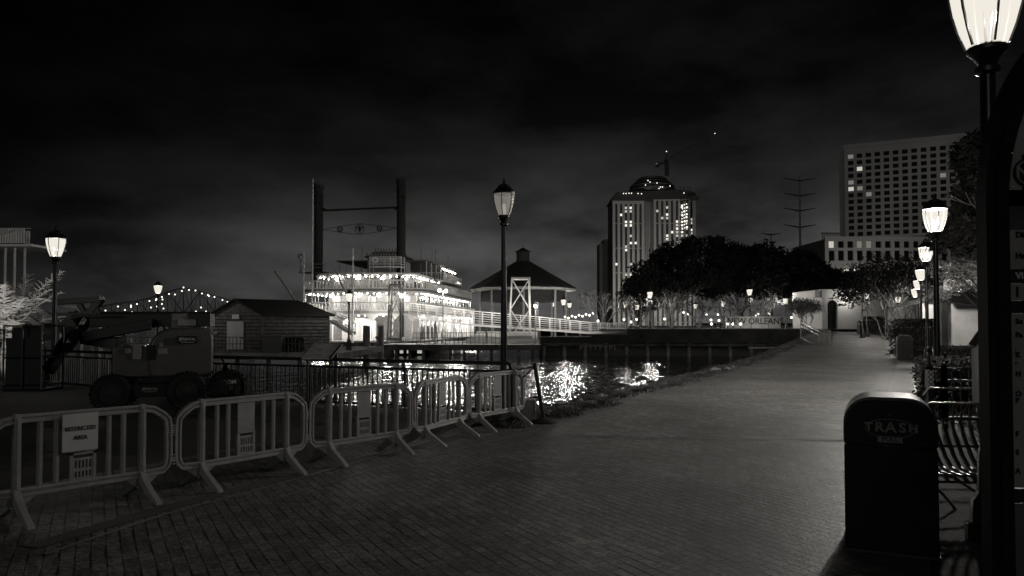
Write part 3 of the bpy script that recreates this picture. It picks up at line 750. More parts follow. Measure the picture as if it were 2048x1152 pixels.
mb = MB(); mb.b2((3, 77.5, -.35), (31, 77.58, -.12)); mb.build('waling_beam', mat('stained_beam', .05, .9, 0, .9, 1.1, .5, detail=10), fw)
mb = MB()
for i in range(22): x = 7 + i * .17; mb.b2((x, 77.42, -.75 + .2 * ((i * 7) % 3)), (x + .07, 77.46, -.2))
mb.build('fender_slat', CONC, fw)
mb = MB(); a = at(1497, 696, 66); b = at(1590, 695, 66); mb.bar(a, b, .14, n=6)
tag(mb.build('floating_log', CONC), 'long pale log floating at the foot of the far quay wall', 'log')
# plaza to the right of the wall end joins the path: slope
mb = MB(); mb.add([(31, 77.6, PZ - .025), (31, 77.6, -3), (31, 62, -3), (30.5, 95, PZ - .025)], [(0, 1, 2)])
# park railings on the quay
def railing(label, a, b, z, h, n, bars, m, w_=.05, post=.06):
    r = thing('park_railing', label, 'railing'); a = Vector(a); b = Vector(b)
    q = MB()
    for k in range(bars): zz_ = z + h - k * h / (bars + .3); q.bar((a.x, a.y, zz_), (b.x, b.y, zz_), w_)
    q.build('rail', m, r)
    q = MB()
    for i in range(n + 1): p = a + (b - a) * i / n; q.bar((p.x, p.y, z), (p.x, p.y, z + h), post).cut()
    q.build_each('post', m, r); return r
railing('pale two bar railing on the quay wall left of the engraved wall', (11.9, 78.3), (22.5, 78.3), PZ + .09, 1.15, 7, 2, GREY)
railing('thin upper railing running behind the engraved wall', (20, 80), (31, 80), PZ + .09, 1.3, 6, 1, GREY)
nw = thing('engraved_wall', 'low pale wall lettered NEW ORLEANS at the far park edge', 'wall')
a = at(1453, 652, 86); b = at(1561, 633, 86)
mb = MB(); mb.b2((a.x, 86, PZ - .02), (b.x, 86.4, b.z)); mb.build('wall', mat('pale_wall', .6, .8, 0, .15, 2), nw)
textpart('lettering', 'NEW ORLEANS', 1.0, INK, nw, ((at(1463, 640, 86).x + at(1558, 640, 86).x) / 2, 85.98, at(1500, 643, 86).z), sx_=.93, off=.012); light(nw, ((a.x + b.x) / 2, 83.6, PZ + .5), 60, .15)
# handrails by the steps down the bank
for lb, X in (('steel step railing with bars at the right end of the far quay wall', [(1602, 644, 1612, 676), (1640, 664, 1636, 692)]), ('second, lower step railing just right of the first at the bank top', [(1638, 658, 1636, 684), (1660, 662, 1656, 690)])):
    r = thing('step_railing', lb, 'railing'); q = MB(); (x0, y0, _, y1), (x2, y2, _, y3) = X
    A, B = at(x0, y0, 58), at(x2, y2, 55); A1, B1_ = at(x0, y1, 58), at(x2, y3, 55)
    for k in (0, .25, 1): q.bar(A.lerp(A1, k), B.lerp(B1_, k), .07)
    q.build('rail', CHROME, r); q = MB()
    for k in range(9): q.bar(A.lerp(B, k / 8), A1.lerp(B1_, k / 8), .035 if k % 8 else .08)
    q.build('bar', STEELB, r)
st = MB(); 
for k in range(3): p = at(1600 + 4 * k, 690 + 3 * k, 56); st.box((p.x + 1, p.y - k * .3, p.z), (2.0, .35, .12))
tag(st.build('stone_steps', CONC), 'short pale steps under the step railing on the bank', 'steps')

# ------------------------------------------------------------ park trees and lamps
OG = 'dark oaks massed in the park'
PROF = [(1235, 600), (1262, 570), (1280, 532), (1310, 500), (1350, 474), (1385, 464), (1430, 468), (1470, 474), (1520, 478), (1560, 488), (1600, 496), (1640, 512), (1662, 535), (1680, 575)]
def ptop(x):
    for (a, b), (c, d) in zip(PROF[:-1], PROF[1:]):
        if a <= x <= c: return b + (d - b) * (x - a) / (c - a)
    return 600
def oak(label, px0, px1, Y, seed, ylow=598, n=60):
    rng = random.Random(seed); xc = (px0 + px1) / 2; b = at(xc, 650, Y); r = thing('oak_tree', label, 'tree', (b.x, Y, PZ), 0, OG); t = MB(); tips = []
    t.lathe([(.6, -.2), (.42, .6), (.36, 3.2)], n=8)
    for i in range(7): a = i * .9; branches(t, (0, 0, 2.2), (math.cos(a), math.sin(a), .9), (px1 - px0) / FP * Y * .24, .3, 2, rng, tips, .4)
    t.build('trunk', BARKD, r); c = MB()
    for i in range(n):
        px = rng.uniform(px0, px1); tp_ = ptop(px); rad = rng.uniform(.9, 2.3); rp = rad * FP / Y
        py = tp_ + rp * .8 + (ylow - tp_ - rp * 1.4) * rng.random() ** 1.1; py = max(py, tp_ + rp * .75); yy = Y + rng.uniform(-6, 6)
        leafcloud(c, at(px, py, yy) - Vector(r.location), rad, int(95 * rad * rad), .36, rng, .85)
    c.build('crown', LEAFD, r); return r
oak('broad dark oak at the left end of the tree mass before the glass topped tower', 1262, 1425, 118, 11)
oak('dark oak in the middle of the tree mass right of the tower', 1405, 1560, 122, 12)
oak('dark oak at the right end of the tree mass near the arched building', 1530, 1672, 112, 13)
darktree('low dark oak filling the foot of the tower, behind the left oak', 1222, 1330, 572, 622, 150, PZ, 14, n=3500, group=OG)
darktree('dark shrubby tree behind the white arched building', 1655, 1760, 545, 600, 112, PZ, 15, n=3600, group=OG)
MG = 'multi-stemmed pale myrtles lit from below'
for px, top, Y, lb, sd_ in ((1206, 585, 100, 'lit pale myrtle fanning out at the end of the boarding walkway', 1), (1342, 590, 96, 'myrtle under the brightest left park lamp', 2), (1398, 600, 104, 'twin trunked myrtle in the middle of the park', 3), (1455, 600, 98, 'myrtle with bright leaves left of the engraved wall', 4), (1522, 590, 97, 'myrtle rising behind the lettering of the engraved wall', 5), (1275, 600, 92, 'slim myrtle behind the two bar railing', 6)):
    b = at(px, 650, Y); h = at(px, top, Y).z - PZ + 1
    myrtle(lb, (b.x, Y, PZ), h, sd_, group=MG, nl=6, ls=.14, depth=2, w0=.035)
b = at(1632, 650, 80); myrtle('small leafy white-lit tree left of the arched building', (b.x - 1.1, 80, PZ - .1), 3.4, 21, nl=16, ls=.10, depth=3, crad=.8, stems=4, leaf=mat('pale_leaf', .22, .5, 0, .5, 2))
# park lamps
PG = 'street lamps in the park across the water'
P5 = 1500
for px, py, Y, lb in ((1300, 589, 92, 'brightest park lamp at the left, under the dark oak'), (1251, 609, 100, 'park lamp above the end of the walkway railing'), (1274, 614, 112, 'small park lamp between the two brighter left ones'), (1499, 584, 90, 'upper of the two stacked park lamps in front of the oak'), (1501, 600, 104, 'lower of the two stacked park lamps'), (1571, 602, 96, 'park lamp standing alone near the right end of the engraved wall'),
                       (1446, 607, 108, 'park lamp half hidden in bright leaves'), (1127, 604, 96, 'bright lamp on a pale post right of the pavilion'), (1139, 610, 112, 'fainter lamp just right of the pale posted lamp'), (1108, 607, 118, 'faint lamp just left of the pale posted lamp'), (1391, 612, 125, 'tiny lamp under the middle oak'),
                       (1724, 592, 64, 'left of the twin lamps in front of the cream arched building'), (1733, 592, 66, 'right of the twin lamps in front of the cream arched building'), (1796, 599, 62, 'lit lamp seen through the myrtle branches above the hedge')):
    lamp_px(lb, px, py, Y, PZ if Y > 80 else rise(Y), P5 * (1.05 if px in (1300, 1251, 1127) else .8 if Y > 75 else .22), False, .72 if Y > 80 else .5, PG)
GLG = 'tiny path lights twinkling behind the far quay railing'
lp0 = thing('path_light', 'tiny glowing path light on a short post in the far park', 'light', (0, 0, 0), 0, GLG)
q = MB(); q.bar((0, 0, 0), (0, 0, .8), .08, n=6); q.build('post', DARK, lp0); q = MB(); q.ball((0, 0, .92), .15, 6); q.build('globe', emit('path_globe', 1.0, strength=3), lp0)
first = True; rng = random.Random(5)
spots = [(1196, 642), (1248, 639), (1262, 644), (1273, 639), (1329, 638), (1367, 625), (1376, 628), (1413, 629), (1436, 629), (1422, 640), (1423, 648), (1438, 641), (1455, 648), (1466, 648), (1481, 648), (1511, 632), (1516, 628), (1538, 627), (1545, 647), (1583, 635), (1602, 638)]
for px, py in spots:
    o = lp0 if first else copy_tree(lp0); first = False; Y = 84 + (650 - py) * 1.0; p = at(px, py, Y); o.location = (p.x, Y, PZ if py < 640 else PZ - .3); z_ = p.z - .92; o.location.z = z_
    for ch in o.children:
        pass
# string of lights along the walkway far end
for i in range(9):
    p = at(1130 + i * 7, 634 - i * .9 + (i % 2) * 3, 104); o = copy_tree(lp0); o.location = (p.x, 104, p.z - .92); o['label'] = 'glowing bulb in the slanting row of lights right of the pavilion'; o['group'] = 'row of bulbs right of the pavilion'

# ------------------------------------------------------------ arched building
ab = thing('arched_building', 'cream stucco building with tall arched opening at the end of the path', 'building')
YB = 86; zb = 1.0
xa, xb = at(1644, 600, YB).x, at(1775, 600, YB).x; zt = at(1650, 579, YB).z
dx0, dx1 = at(1654.5, 600, YB).x, at(1675, 600, YB).x; dz = at(1660, 600, YB).z; rd = (dx1 - dx0) / 2
mb = MB(); zs = dz - rd
mb.b2((xa, YB, zb), (dx0, YB + .5, zt)); mb.b2((dx1, YB, zb), (xb, YB + .5, zt))
arc = [(dx0 + rd - rd * math.cos(math.pi * i / 12), zs + rd * math.sin(math.pi * i / 12)) for i in range(13)]
mb.prism(arc[::-1] + [(dx0, zt), (dx1, zt)][0:2], YB, YB + .5)
mb.b2((xa + .01, YB + .5, zb), (xa + .4, YB + 9, zt - .01)); mb.b2((xb - .4, YB + .5, zb), (xb, YB + 9, zt - .01)); mb.b2((xa, YB + 8.6, zb), (xb, YB + 9.01, zt))
mb.build('wall', CREAM, ab)
mb = MB(); mb.b2((xa + .02, YB + .02, zt + .003), (xb - .02, YB + 9, zt + .06)); mb.build('roof', mat('clay_roof', .12, .8), ab)
mb = MB(); mb.b2((xa - .75, YB + .1, zt - .85), (xa - .003, YB + 1.5, zt - .1)); mb.build('eave_block', CREAM, ab)
mb = MB(); 
for i in range(6): x = dx0 + .1 + i * (dx1 - dx0 - .2) / 5; mb.bar((x, YB + .35, zb), (x, YB + .35, dz - .1), .05)
mb.build('iron_gate', BLK, ab)
wl = at(1692, 594, YB - .4); mb = MB(); mb.ball((wl.x, wl.y, wl.z), .22, 8); mb.build('wall_lamp', emit('wall_lamp', 1, strength=4), ab); light(ab, (wl.x, wl.y - .7, wl.z), 130, .15)
mb = MB(); mb.b2((dx1 + .1, YB - .25, at(1680, 607, YB).z - .06), (dx1 + .9, YB - .003, at(1680, 607, YB).z)); mb.build('ledge', CREAM, ab)
# myrtle in front of it and hedge
p = at(1772, 650, 61); myrtle('big leaning multi-stemmed myrtle in front of the cream building', (p.x, 61, rise(61)), 6.2, 37, nl=40, ls=.14, depth=3, stems=5, w0=.018, crad=.75, leaf=mat('shade_leaf', .022, .7, 0, .5, 1, spec=.2), lean=.42)
p = at(1806, 650, 72); myrtle('paler myrtle with bare trunks behind the row of lamps', (p.x, 72, rise(72)), 5.5, 32, nl=10, ls=.13, depth=2, stems=5, w0=.02)
def hedge(label, c, d, seed, n=3800, ls=.09, m=LEAFM, name='hedge', rz=0):
    r = thing(name, label, 'hedge' if name == 'hedge' else 'bush', c, rz); rng = random.Random(seed); q = MB()
    q2 = MB(); q2.box((0, 0, d[2] * .42), (d[0] * .75, d[1] * .75, d[2] * .8)); q2.build('branches', BARKD, r)
    for _ in range(n):
        p = Vector((rng.uniform(-.5, .5), rng.uniform(-.5, .5), rng.uniform(0, 1)))
        ax = rng.randrange(3)
        if ax == 0: p.x = math.copysign(.5, p.x)
        elif ax == 1: p.y = math.copysign(.5, p.y)
        else: p.z = 1
        p = Vector((p.x * d[0], p.y * d[1], p.z * d[2])) * rng.uniform(.86, 1.06)
        a = Vector((rng.gauss(0, 1), rng.gauss(0, 1), rng.gauss(0, 1))).normalized(); b = a.orthogonal().normalized(); s = ls * rng.uniform(.6, 1.3)
        q.add([p - a * s, p + b * s * .5, p + a * s, p - b * s * .5], [(0, 1, 2, 3)])
    q.build('leaves', m, r); return r
SH = mat('shade_leaf', .022)
p = at(1836, 650, 39); hedge('clipped dark hedge behind the mid-path trash can', (p.x + .55, 40, .15), (1.7, 3.2, 1.9), 1, m=SH)
p = at(1748, 650, 74); hedge('rounded bush beside the farthest trash can', (p.x, 74, 1.0), (1.6, 1.6, 1.6), 2, 1500, m=SH, name='bush')
p = at(1925, 650, 30); hedge('dark bush against the cream wall at right', (p.x, 30, 0), (1.6, 1.4, .95), 3, 1800, m=SH, name='bush')
p = at(1862, 650, 16); hedge('dark low shrub at the path edge above the large trash can', tuple(ts(20.5, .75)), (.7, 5.5, .62), 4, 3600, .06, m=LEAFD, name='shrub', rz=-math.atan2(U.x, U.y))
p = at(1900, 650, 16); hedge('shrub behind the picket fence under the tall lamp', (10.2, 17.6, 0), (1.1, 1.0, 1.05), 5, 1800, .06, m=LEAFD, name='shrub')
rr = random.Random(9)
def vergept():
    return Vector((rr.uniform(8, 13.5), rr.uniform(10, 17), .02))
tag(grass('verge_grass', 3500, vergept, .12, .4, mat('verge_blades', .12, .6, 0, .5, 3), .012), kind='stuff')
# cream house on the right
ch = thing('cream_house', 'cream walled house with low roof behind the right hand tree', 'building')
mb = MB(); x0 = at(1899, 650, 33).x; mb.b2((x0, 33, 0), (x0 + 14, 33.4, at(1900, 560, 33).z)); x2 = at(1845, 650, 46).x
xe = at(1884, 650, 46).x; hz_ = at(1900, 575, 33).z
mb.prism([(x0, 33.4), (x0 + .4, 33.4), (xe + .4, 46), (xe, 46)], 0, hz_, 'z'); mb.b2((x2, 46, 0), (xe, 46.3, at(1860, 606, 46).z)); mb.build('wall', CREAM, ch)
mb = MB(); a = at(1846, 608, 43); b = at(1896, 578, 32.4)
mb.add([(a.x - .3, 46.5, a.z - .2), (a.x - .3, 43, a.z), (b.x - .2, 32.2, b.z - .1), (b.x + 14, 32.2, b.z - .1), (b.x + 14, 40, b.z + 2.5), (a.x + 5, 44, a.z + 1.9)], [(0, 1, 5), (1, 2, 3, 4, 5)]); mb.build('roof', ROOF, ch)
mb = MB(); mb.bar((b.x, 32.8, 0), (b.x, 32.8, b.z - .1), .26); mb.build('corner_post', DARK, ch)
mb = MB(); mb.box((at(1862, 600, 45.4).x, 45.6, at(1862, 612, 45.6).z), (.3, .3, .18)); mb.build('eave_lamp', emit('eave_lamp', .9), ch); light(ch, (at(1862, 600, 44.8).x, 44.8, at(1862, 618, 44.8).z), 120, .1)
# lit leafy tree and tall dark tree on the right
p = at(1992, 650, 27.5); tr = thing('leafy_tree', 'leafy tree with pale lit leaves over the cream house', 'tree', (p.x, 27.5, 0)); rng = random.Random(41); t = MB(); tips = []
t.lathe([(.22, -.1), (.15, 1.2), (.12, 2.6)], n=8)
for i in range(9): a_ = rng.uniform(1.6, 4.7) if i < 6 else rng.uniform(-1.5, 1.5); branches(t, (0, 0, 2.0 + i * .07), (math.cos(a_), math.sin(a_) * .7, .75), 1.3, .06, 2, rng, tips, .5)
t.build('trunk', BARKD, tr); q = MB()
for i in range(44):
    px, py = rng.uniform(1872, 2060), rng.uniform(515, 592); k = abs(px - 1965) / 100; py = 592 - (592 - py) * (1 - .35 * k * k)
    c = at(px, py, 27.5 + rng.uniform(-1.1, 1.1)) - Vector(tr.location); leafcloud(q, c, rng.uniform(.26, .46), 230, .05, rng)
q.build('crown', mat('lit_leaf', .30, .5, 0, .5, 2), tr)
p = at(1945, 650, 24)
tr = thing('tall_tree', 'tall dark tree with bare lower branches rising behind the nearest lamp', 'tree', (p.x + 2.1, 25, 0)); rng = random.Random(51); t = MB(); tips = []
t.lathe([(.4, -.1), (.3, 2), (.2, 5.2), (.14, 7.5)], n=8)
for i in range(8):
    a = rng.uniform(2.2, 4.6) if i < 8 else rng.uniform(0, 6.28); z = 3.6 + i * .36; branches(t, (0, 0, z), (math.cos(a), math.sin(a) * .6, .22), 1.3 + .1 * (i % 3), .04, 1, rng, tips, .5)
t.build('trunk', mat('dim_bark', .035, .9), tr); c_m = MB()
for i in range(46):
    a = rng.uniform(0, 6.28); q = rng.random() ** .5 * 1.6; z = rng.uniform(4.5, 8.3); leafcloud(c_m, (math.cos(a) * q * (1.25 if z < 7 else .8), math.sin(a) * q, z), rng.uniform(.5, .9), 330, .19, rng)
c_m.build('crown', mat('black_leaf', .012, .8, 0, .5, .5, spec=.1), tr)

# ------------------------------------------------------------ city towers
def emitpick(rng, p): return rng.random() < p
tw = thing('stepped_tower', 'tall pale tower with vertical window strips and round glass crown, under construction', 'building')
YT = 600.0
def X(px, Y=YT): return at(px, 600, Y).x
def Z(py, Y=YT): return at(1300, py, Y).z
mb = MB(); fy = YT
mb.b2((X(1226), YT, 0), (X(1286), YT + 30, Z(402))); mb.b2((X(1308), YT - 2, 0), (X(1378), YT + 28, Z(396))); mb.b2((X(1286), YT + 8, 0), (X(1308), YT + 30, Z(400))); mb.b2((X(1378), YT + 6, 0), (X(1393), YT + 30, Z(398)))
mb.build('core_wall', mat('tower_core', .05, .6), tw)
rng = random.Random(8)
mb = MB(); cells = []
def strips(x0, x1, n, y, z1, frac=.52):
    W = (x1 - x0) / n
    for i in range(n + 1):
        xx = x0 + i * W; mb.b2((xx - W * frac / 2, y - 1.6, 0), (xx + W * frac / 2, y - .05, z1))
    for i in range(n):
        cells.append((x0 + i * W + W * frac / 2, x0 + (i + 1) * W - W * frac / 2, y))
    for zy in (z1 - 2.5,):
        mb.b2((x0 - W * .3, y - 1.5, zy), (x1 + W * .3, y - .06, z1 - .01))
strips(X(1228), X(1286), 6, YT, Z(402)); strips(X(1309), X(1378), 7, YT - 2, Z(396)); strips(X(1380), X(1392), 1, YT + 6, Z(398))
for i in range(9): xx = X(1287) + i * (X(1307) - X(1287)) / 8; mb.b2((xx - .32, YT + 6.6 - 3 * abs(i - 4) / 4, 0), (xx + .32, YT + 7.9, Z(400)))
mb.build('vertical_pier', STONE, tw)
lit = {0: [], 1: []}
zb_ = 0; fl = 33; zt_ = Z(402)
nlit = 0
for k, (xa_, xb_, y) in enumerate(cells):
    for f in range(fl):
        z0 = 4 + f * (zt_ - 8) / fl; zf = f / fl
        dens = (.30 if zf > .82 else .14 if zf > .55 else .09) * (1.9 if (k in (2, 3, 4, 8, 10, 11, 12, 13)) else .4)
        if rng.random() < dens and zf > .3 and nlit < 98:
            nlit += 1; q = MB(); q.b2((xa_, y - .5, z0 + .4), (xb_, y - .04, z0 + 2.1)); q.build('lit_window', WINB if rng.random() < .4 else WIN, tw)
mb = MB()
for f in range(0, fl, 7): z0 = 4 + f * (zt_ - 8) / fl; mb.b2((X(1228), YT - .9, z0 - .4), (X(1286), YT - .06, z0 + .25)); mb.b2((X(1309), YT - 2.9, z0 - .4), (X(1378), YT - 2.06, z0 + .25))
mb.build('floor_band', STONE, tw)
mb = MB()
mb.prism([(X(1222), Z(402)), (X(1398), Z(399)), (X(1388), Z(386)), (X(1362), Z(381)), (X(1262), Z(385)), (X(1232), Z(386))], YT - 4, YT + 30)
mb.build('roof_overhang', mat('crown_dark', .05, .5), tw)
mb = MB(); cx = (X(1264) + X(1358)) / 2; rx = (X(1358) - X(1264)) / 2
mb.lathe([(rx * .98, Z(381)), (rx, Z(374)), (rx * .92, Z(366)), (rx * .72, Z(358)), (rx * .6, Z(352)), (rx * .55, Z(350))], (cx, YT + 13, 0), 24); autosmooth(mb.build('glass_drum', mat('drum_glass', .06, .2), tw))
mb = MB()
for zq, k in ((376, 1.01), (368, .95), (360, .76), (353, .62)):
    for i in range(24):
        a0_, a1_ = math.pi * i / 12, math.pi * (i + 1) / 12; mb.bar((cx + rx * k * math.cos(a0_), YT + 13 + rx * k * math.sin(a0_), Z(zq)), (cx + rx * k * math.cos(a1_), YT + 13 + rx * k * math.sin(a1_), Z(zq)), .5)
    mb.cut()
mb.build_each('drum_ring', GREY, tw)
for px, py in ((1247, 387), (1252, 387), (1258, 386.5), (1263, 386.5), (1276, 387), (1283, 387.5), (1296, 361), (1300, 364), (1318, 377), (1321, 374), (1314, 366), (1325, 374), (1291, 370), (1340, 372), (1368, 386)):
    p = at(px, py, YT - 8); q = MB(); q.ball((p.x, p.y, p.z), .45, 5); q.build('work_light', BULBS, tw)
for i in range(8):   # scaffold with work lights on the right wing
    for j in range(3):
        p = at(1364 + j * 4.5 + (i % 2), 411 + i * 6.6 - j * 1.5, YT - 5.5); q = MB(); q.ball((p.x, p.y, p.z), .5 if (i + j) % 3 else .8, 5); q.build('scaffold_light', emit('sc_light', 1, strength=1.6), tw)
mb = MB()
for px in (1361, 1368, 1376, 1381): a, b = at(px, 372, YT - 5), at(px, 470, YT - 5); mb.bar(b, a, .5)
for k in range(14): a, b = at(1361, 402 + k * 5, YT - 5), at(1381, 400 + k * 5, YT - 5); mb.bar(a, b, .35)
a, b = at(1372, 396, YT - 6), at(1402, 395, YT - 6); mb.bar(a, b, .9); mb.build('scaffold', STEELB, tw)
light(tw, (X(1235), YT - 60, 12), 30000, 3); light(tw, (X(1330), YT - 60, 12), 45000, 3)  # unseen floods added in front of the tower to lift its facade
# crane
cr_ = thing('tower_crane', 'lattice tower crane with raised jib standing on the glass crowned tower', 'crane')
def lattice(mbx, a, b, wd, n, t):
    a = Vector(a); b = Vector(b); d = (b - a).normalized(); s1 = d.orthogonal().normalized() * wd / 2; s2 = d.cross(s1)
    for q1, q2 in ((1, 1), (1, -1), (-1, 1), (-1, -1)): mbx.bar(a + s1 * q1 + s2 * q2, b + s1 * q1 + s2 * q2, t)
    for i in range(n):
        p, q = a.lerp(b, i / n), a.lerp(b, (i + 1) / n); g = 1 if i % 2 else -1
        for e in (s2, -s2): mbx.bar(p + s1 * g + e, q - s1 * g + e, t * .7)
        for e in (s1, -s1): mbx.bar(p + s2 * g + e, q - s2 * g + e, t * .7)
mb = MB(); lattice(mb, at(1334, 352, YT + 12), at(1333, 318, YT + 12), 2.2, 8, .45); mb.build('mast', STEELB, cr_)
mb = MB(); lattice(mb, at(1333, 320, YT + 12), at(1430, 268, YT + 12), 1.2, 22, .22); mb.build('jib', STEELB, cr_)
mb = MB(); lattice(mb, at(1333, 323, YT + 12), at(1315, 329, YT + 12), 1.4, 4, .4); p = at(1315, 331, YT + 12); mb.box(p, (3, 2, 2.6)); mb.build('counter_jib', STEELB, cr_)
for px, py in ((1333, 303), (1430, 267), (1313, 328)):
    p = at(px, py, YT + 12); q = MB(); q.ball((p.x, p.y, p.z), .45, 5); q.build('warning_light', BULBS, cr_)
mb = MB(); mb.bar(at(1333, 320, YT + 12), at(1333, 304, YT + 12), .8); mb.build('apex', STEELB, cr_)
# slim block left of tower
sb = thing('slim_block', 'slim dark lower block with rounded top just left of the tall tower', 'building')
mb = MB(); mb.b2((X(1211), 640, 0), (X(1219), 660, Z(478, 640) - 4)); mb.b2((X(1219.5), 636, 0), (X(1229), 660, Z(468))); mb.build('wall', mat('slim_stone', .16, .8, 0, .1, .05), sb)
mb = MB(); mb.lathe([(2.2, 0), (2, 2.5), (1, 4.5), (.1, 5)], ((X(1215)) * 640 / 600, 650, Z(478)), 10); mb.lathe([(2, 0), (1.8, 2), (.1, 4.5)], (X(1224) * 640 / 600, 646, Z(468) + .01), 10); mb.build('rounded_top', DARK, sb)
for px, py in ((1217, 475), (1226, 463)):
    p = at(px, py, 634); q = MB(); q.ball(p, .4, 5); q.build('roof_light', BULBS, sb)
# hotel: curved slab with window grid and podium
ht = thing('hotel_tower', 'tall stone hotel slab with a regular grid of dark windows at the right', 'building')
YH = 350.0
A = at(1696, 600, YH); B = at(1960, 600, YH - 24)
dirv = Vector((B.x - A.x, B.y - A.y, 0)); Ln = dirv.length; dirv /= Ln; nrm = Vector((dirv.y, -dirv.x, 0))
zr = at(1700, 297, YH).z; zp = at(1700, 478, YH).z; nf = 13; ncol = 14
rows_ = (zr - zp - 3) / nf; cw = Ln / ncol
def fpnt(u_, o_, z): p = Vector((A.x, A.y, 0)) + dirv * u_ + nrm * o_; return Vector((p.x, p.y, z))
def fbox(mb, u0, u1, o0, o1, z0, z1):
    vs = [fpnt(u, o, z) for u in (u0, u1) for o in (o0, o1) for z in (z0, z1)]
    mb.add(vs, [(0, 1, 3, 2), (4, 6, 7, 5), (0, 4, 5, 1), (2, 3, 7, 6), (0, 2, 6, 4), (1, 5, 7, 3)])
mb = MB(); fbox(mb, 0, Ln, -22, -.8, 0, zr - .02); mb.build('core', mat('hotel_core', .02, .5), ht)
mb = MB()
for i in range(ncol + 1): fbox(mb, i * cw - cw * .19, i * cw + cw * .19, -.79, .0, zp, zr)
for f in range(nf + 1): z = zp + f * rows_; fbox(mb, 0, Ln, -.78, -.012, z, z + rows_ * (.36 if f < nf else 1.05))
mb.build('wall', HOTEL, ht)
# angled left return of the slab
mb = MB(); P0 = fpnt(0, 0, 0); P1 = Vector((at(1687, 600, YH + 30).x, YH + 30, 0))
d2 = P1 - P0; L2 = d2.length; d2 /= L2; n2_ = Vector((-d2.y, d2.x, 0)); n2_ = n2_ if n2_.x < 0 else -n2_
mb.add([P0 + Vector((0, 0, 0)), P1, P1 + Vector((0, 0, zr)), P0 + Vector((0, 0, zr))], [(0, 1, 2, 3)]); mb.build('side_core', mat('hotel_core', .02, .5), ht)
mb = MB()
for f in range(nf + 1):
    z = zp + f * rows_; a = P0 + n2_ * .5; b = P1 + n2_ * .5; mb.bar((a.x, a.y, z + .5), (b.x, b.y, z + .5), 1.2)
for i in range(5): a = P0.lerp(P1, i / 4) + n2_ * .45; mb.bar((a.x, a.y, zp), (a.x, a.y, zr), 1.3)
mb.build('side_wall', HOTEL, ht)
rest = MB(); cnt = 0; rng = random.Random(4)
for f in range(nf):
    for i in range(ncol):
        u0, u1 = i * cw + cw * .2, (i + 1) * cw - cw * .2; z0 = zp + f * rows_ + rows_ * .37; z1 = zp + (f + 1) * rows_ - .02
        islit = (i, f) in ((0, nf - 1), (1, nf - 3), (0, nf - 5), (0, nf - 6), (1, nf - 6), (10, 8), (2, 6))
        if cnt < 100 or islit:
            q = MB(); fbox(q, u0, u1, -.795, -.6, z0, z1); q.build('window', WIN if islit and (i + f) % 2 else (emit('dim_window', .18) if islit else GLASSD), ht); cnt += 1
        else: fbox(rest, u0, u1, -.795, -.6, z0, z1)
o = rest.build('window', GLASSD, ht); o['kind'] = 'stuff'
mb = MB(); fbox(mb, -1, Ln, -22, .4, zr + .01, zr + 1.6); mb.build('parapet', HOTEL, ht)
pd_ = thing('hotel_podium', 'lower stone podium block with two rows of square windows under the hotel slab', 'building')
YP = 250.0; x0, x1 = at(1655, 600, YP).x, at(1900, 600, YP).x; z1 = at(1700, 477, YP).z; z2 = at(1700, 525, YP).z; rz_ = (z1 - z2) / 2
# podium front tilted slightly toward the camera on the right
mb = MB(); mb.b2((x0, YP + .8, 0), (x1, YP + 30, z1 - .02)); mb.build('core', mat('hotel_core', .02, .5), pd_)
mb = MB(); npc = 13; cwp = (x1 - x0) / npc
for i in range(npc + 1): mb.b2((x0 + i * cwp - cwp * .2, YP, z2 - 2), (x0 + i * cwp + cwp * .2, YP + .79, z1))
for z, h in ((z2 - 2, 2.6), (z2 + rz_, .9), (z1 - .9, 1.6)): mb.b2((x0 - cwp * .2, YP + .012, z), (x1, YP + .78, z + h))
mb.b2((x0, YP + .02, 0), (x1, YP + .7, z2 - 8)); mb.build('wall', mat('podium_stone', .38, .85, 0, .1, .05), pd_)
for i in range(npc):
    for f in (0, 1):
        q = MB(); q.b2((x0 + i * cwp + cwp * .21, YP + .55, z2 + f * rz_ + .95), (x0 + (i + 1) * cwp - cwp * .21, YP + .79, z2 + (f + 1) * rz_ - .05)); q.build('window', WIN if (i == 0 and f) else (emit('dim_window', .18) if (f and i in (3, 4)) else GLASSD), pd_)
for i in range(16):
    q = MB(); xx = x0 + .5 + i * (x1 - x0) * .66 / 16; q.b2((xx, YP - .5, z2 - 2.8 - (i % 3) * 2.6 * (i < 5)), (xx + 1.4, YP - .1, z2 - 2.2 - (i % 3) * 2.6 * (i < 5))); q.build('ground_floor_light', WINB if i % 2 else WIN, pd_)
mb = MB(); 
for i in range(8): mb.bar((x0 + 2 + i * .9, YP + 8, z1), (x0 + 2 + i * .9, YP + 8, z1 + 2.4), .3)
mb.b2((x0 + 1.5, YP + 7.8, z1 + 2.4), (x0 + 9, YP + 8.4, z1 + 3)); mb.build('roof_railing', HOTEL, pd_)
light(pd_, ((x0 + x1) / 2 - 10, YP - 22, 8), 6000, 1.5); light(ht, (A.x + 5, 290, 30), 7000, 3)  # podium light, then an unseen flood added to lift the hotel front
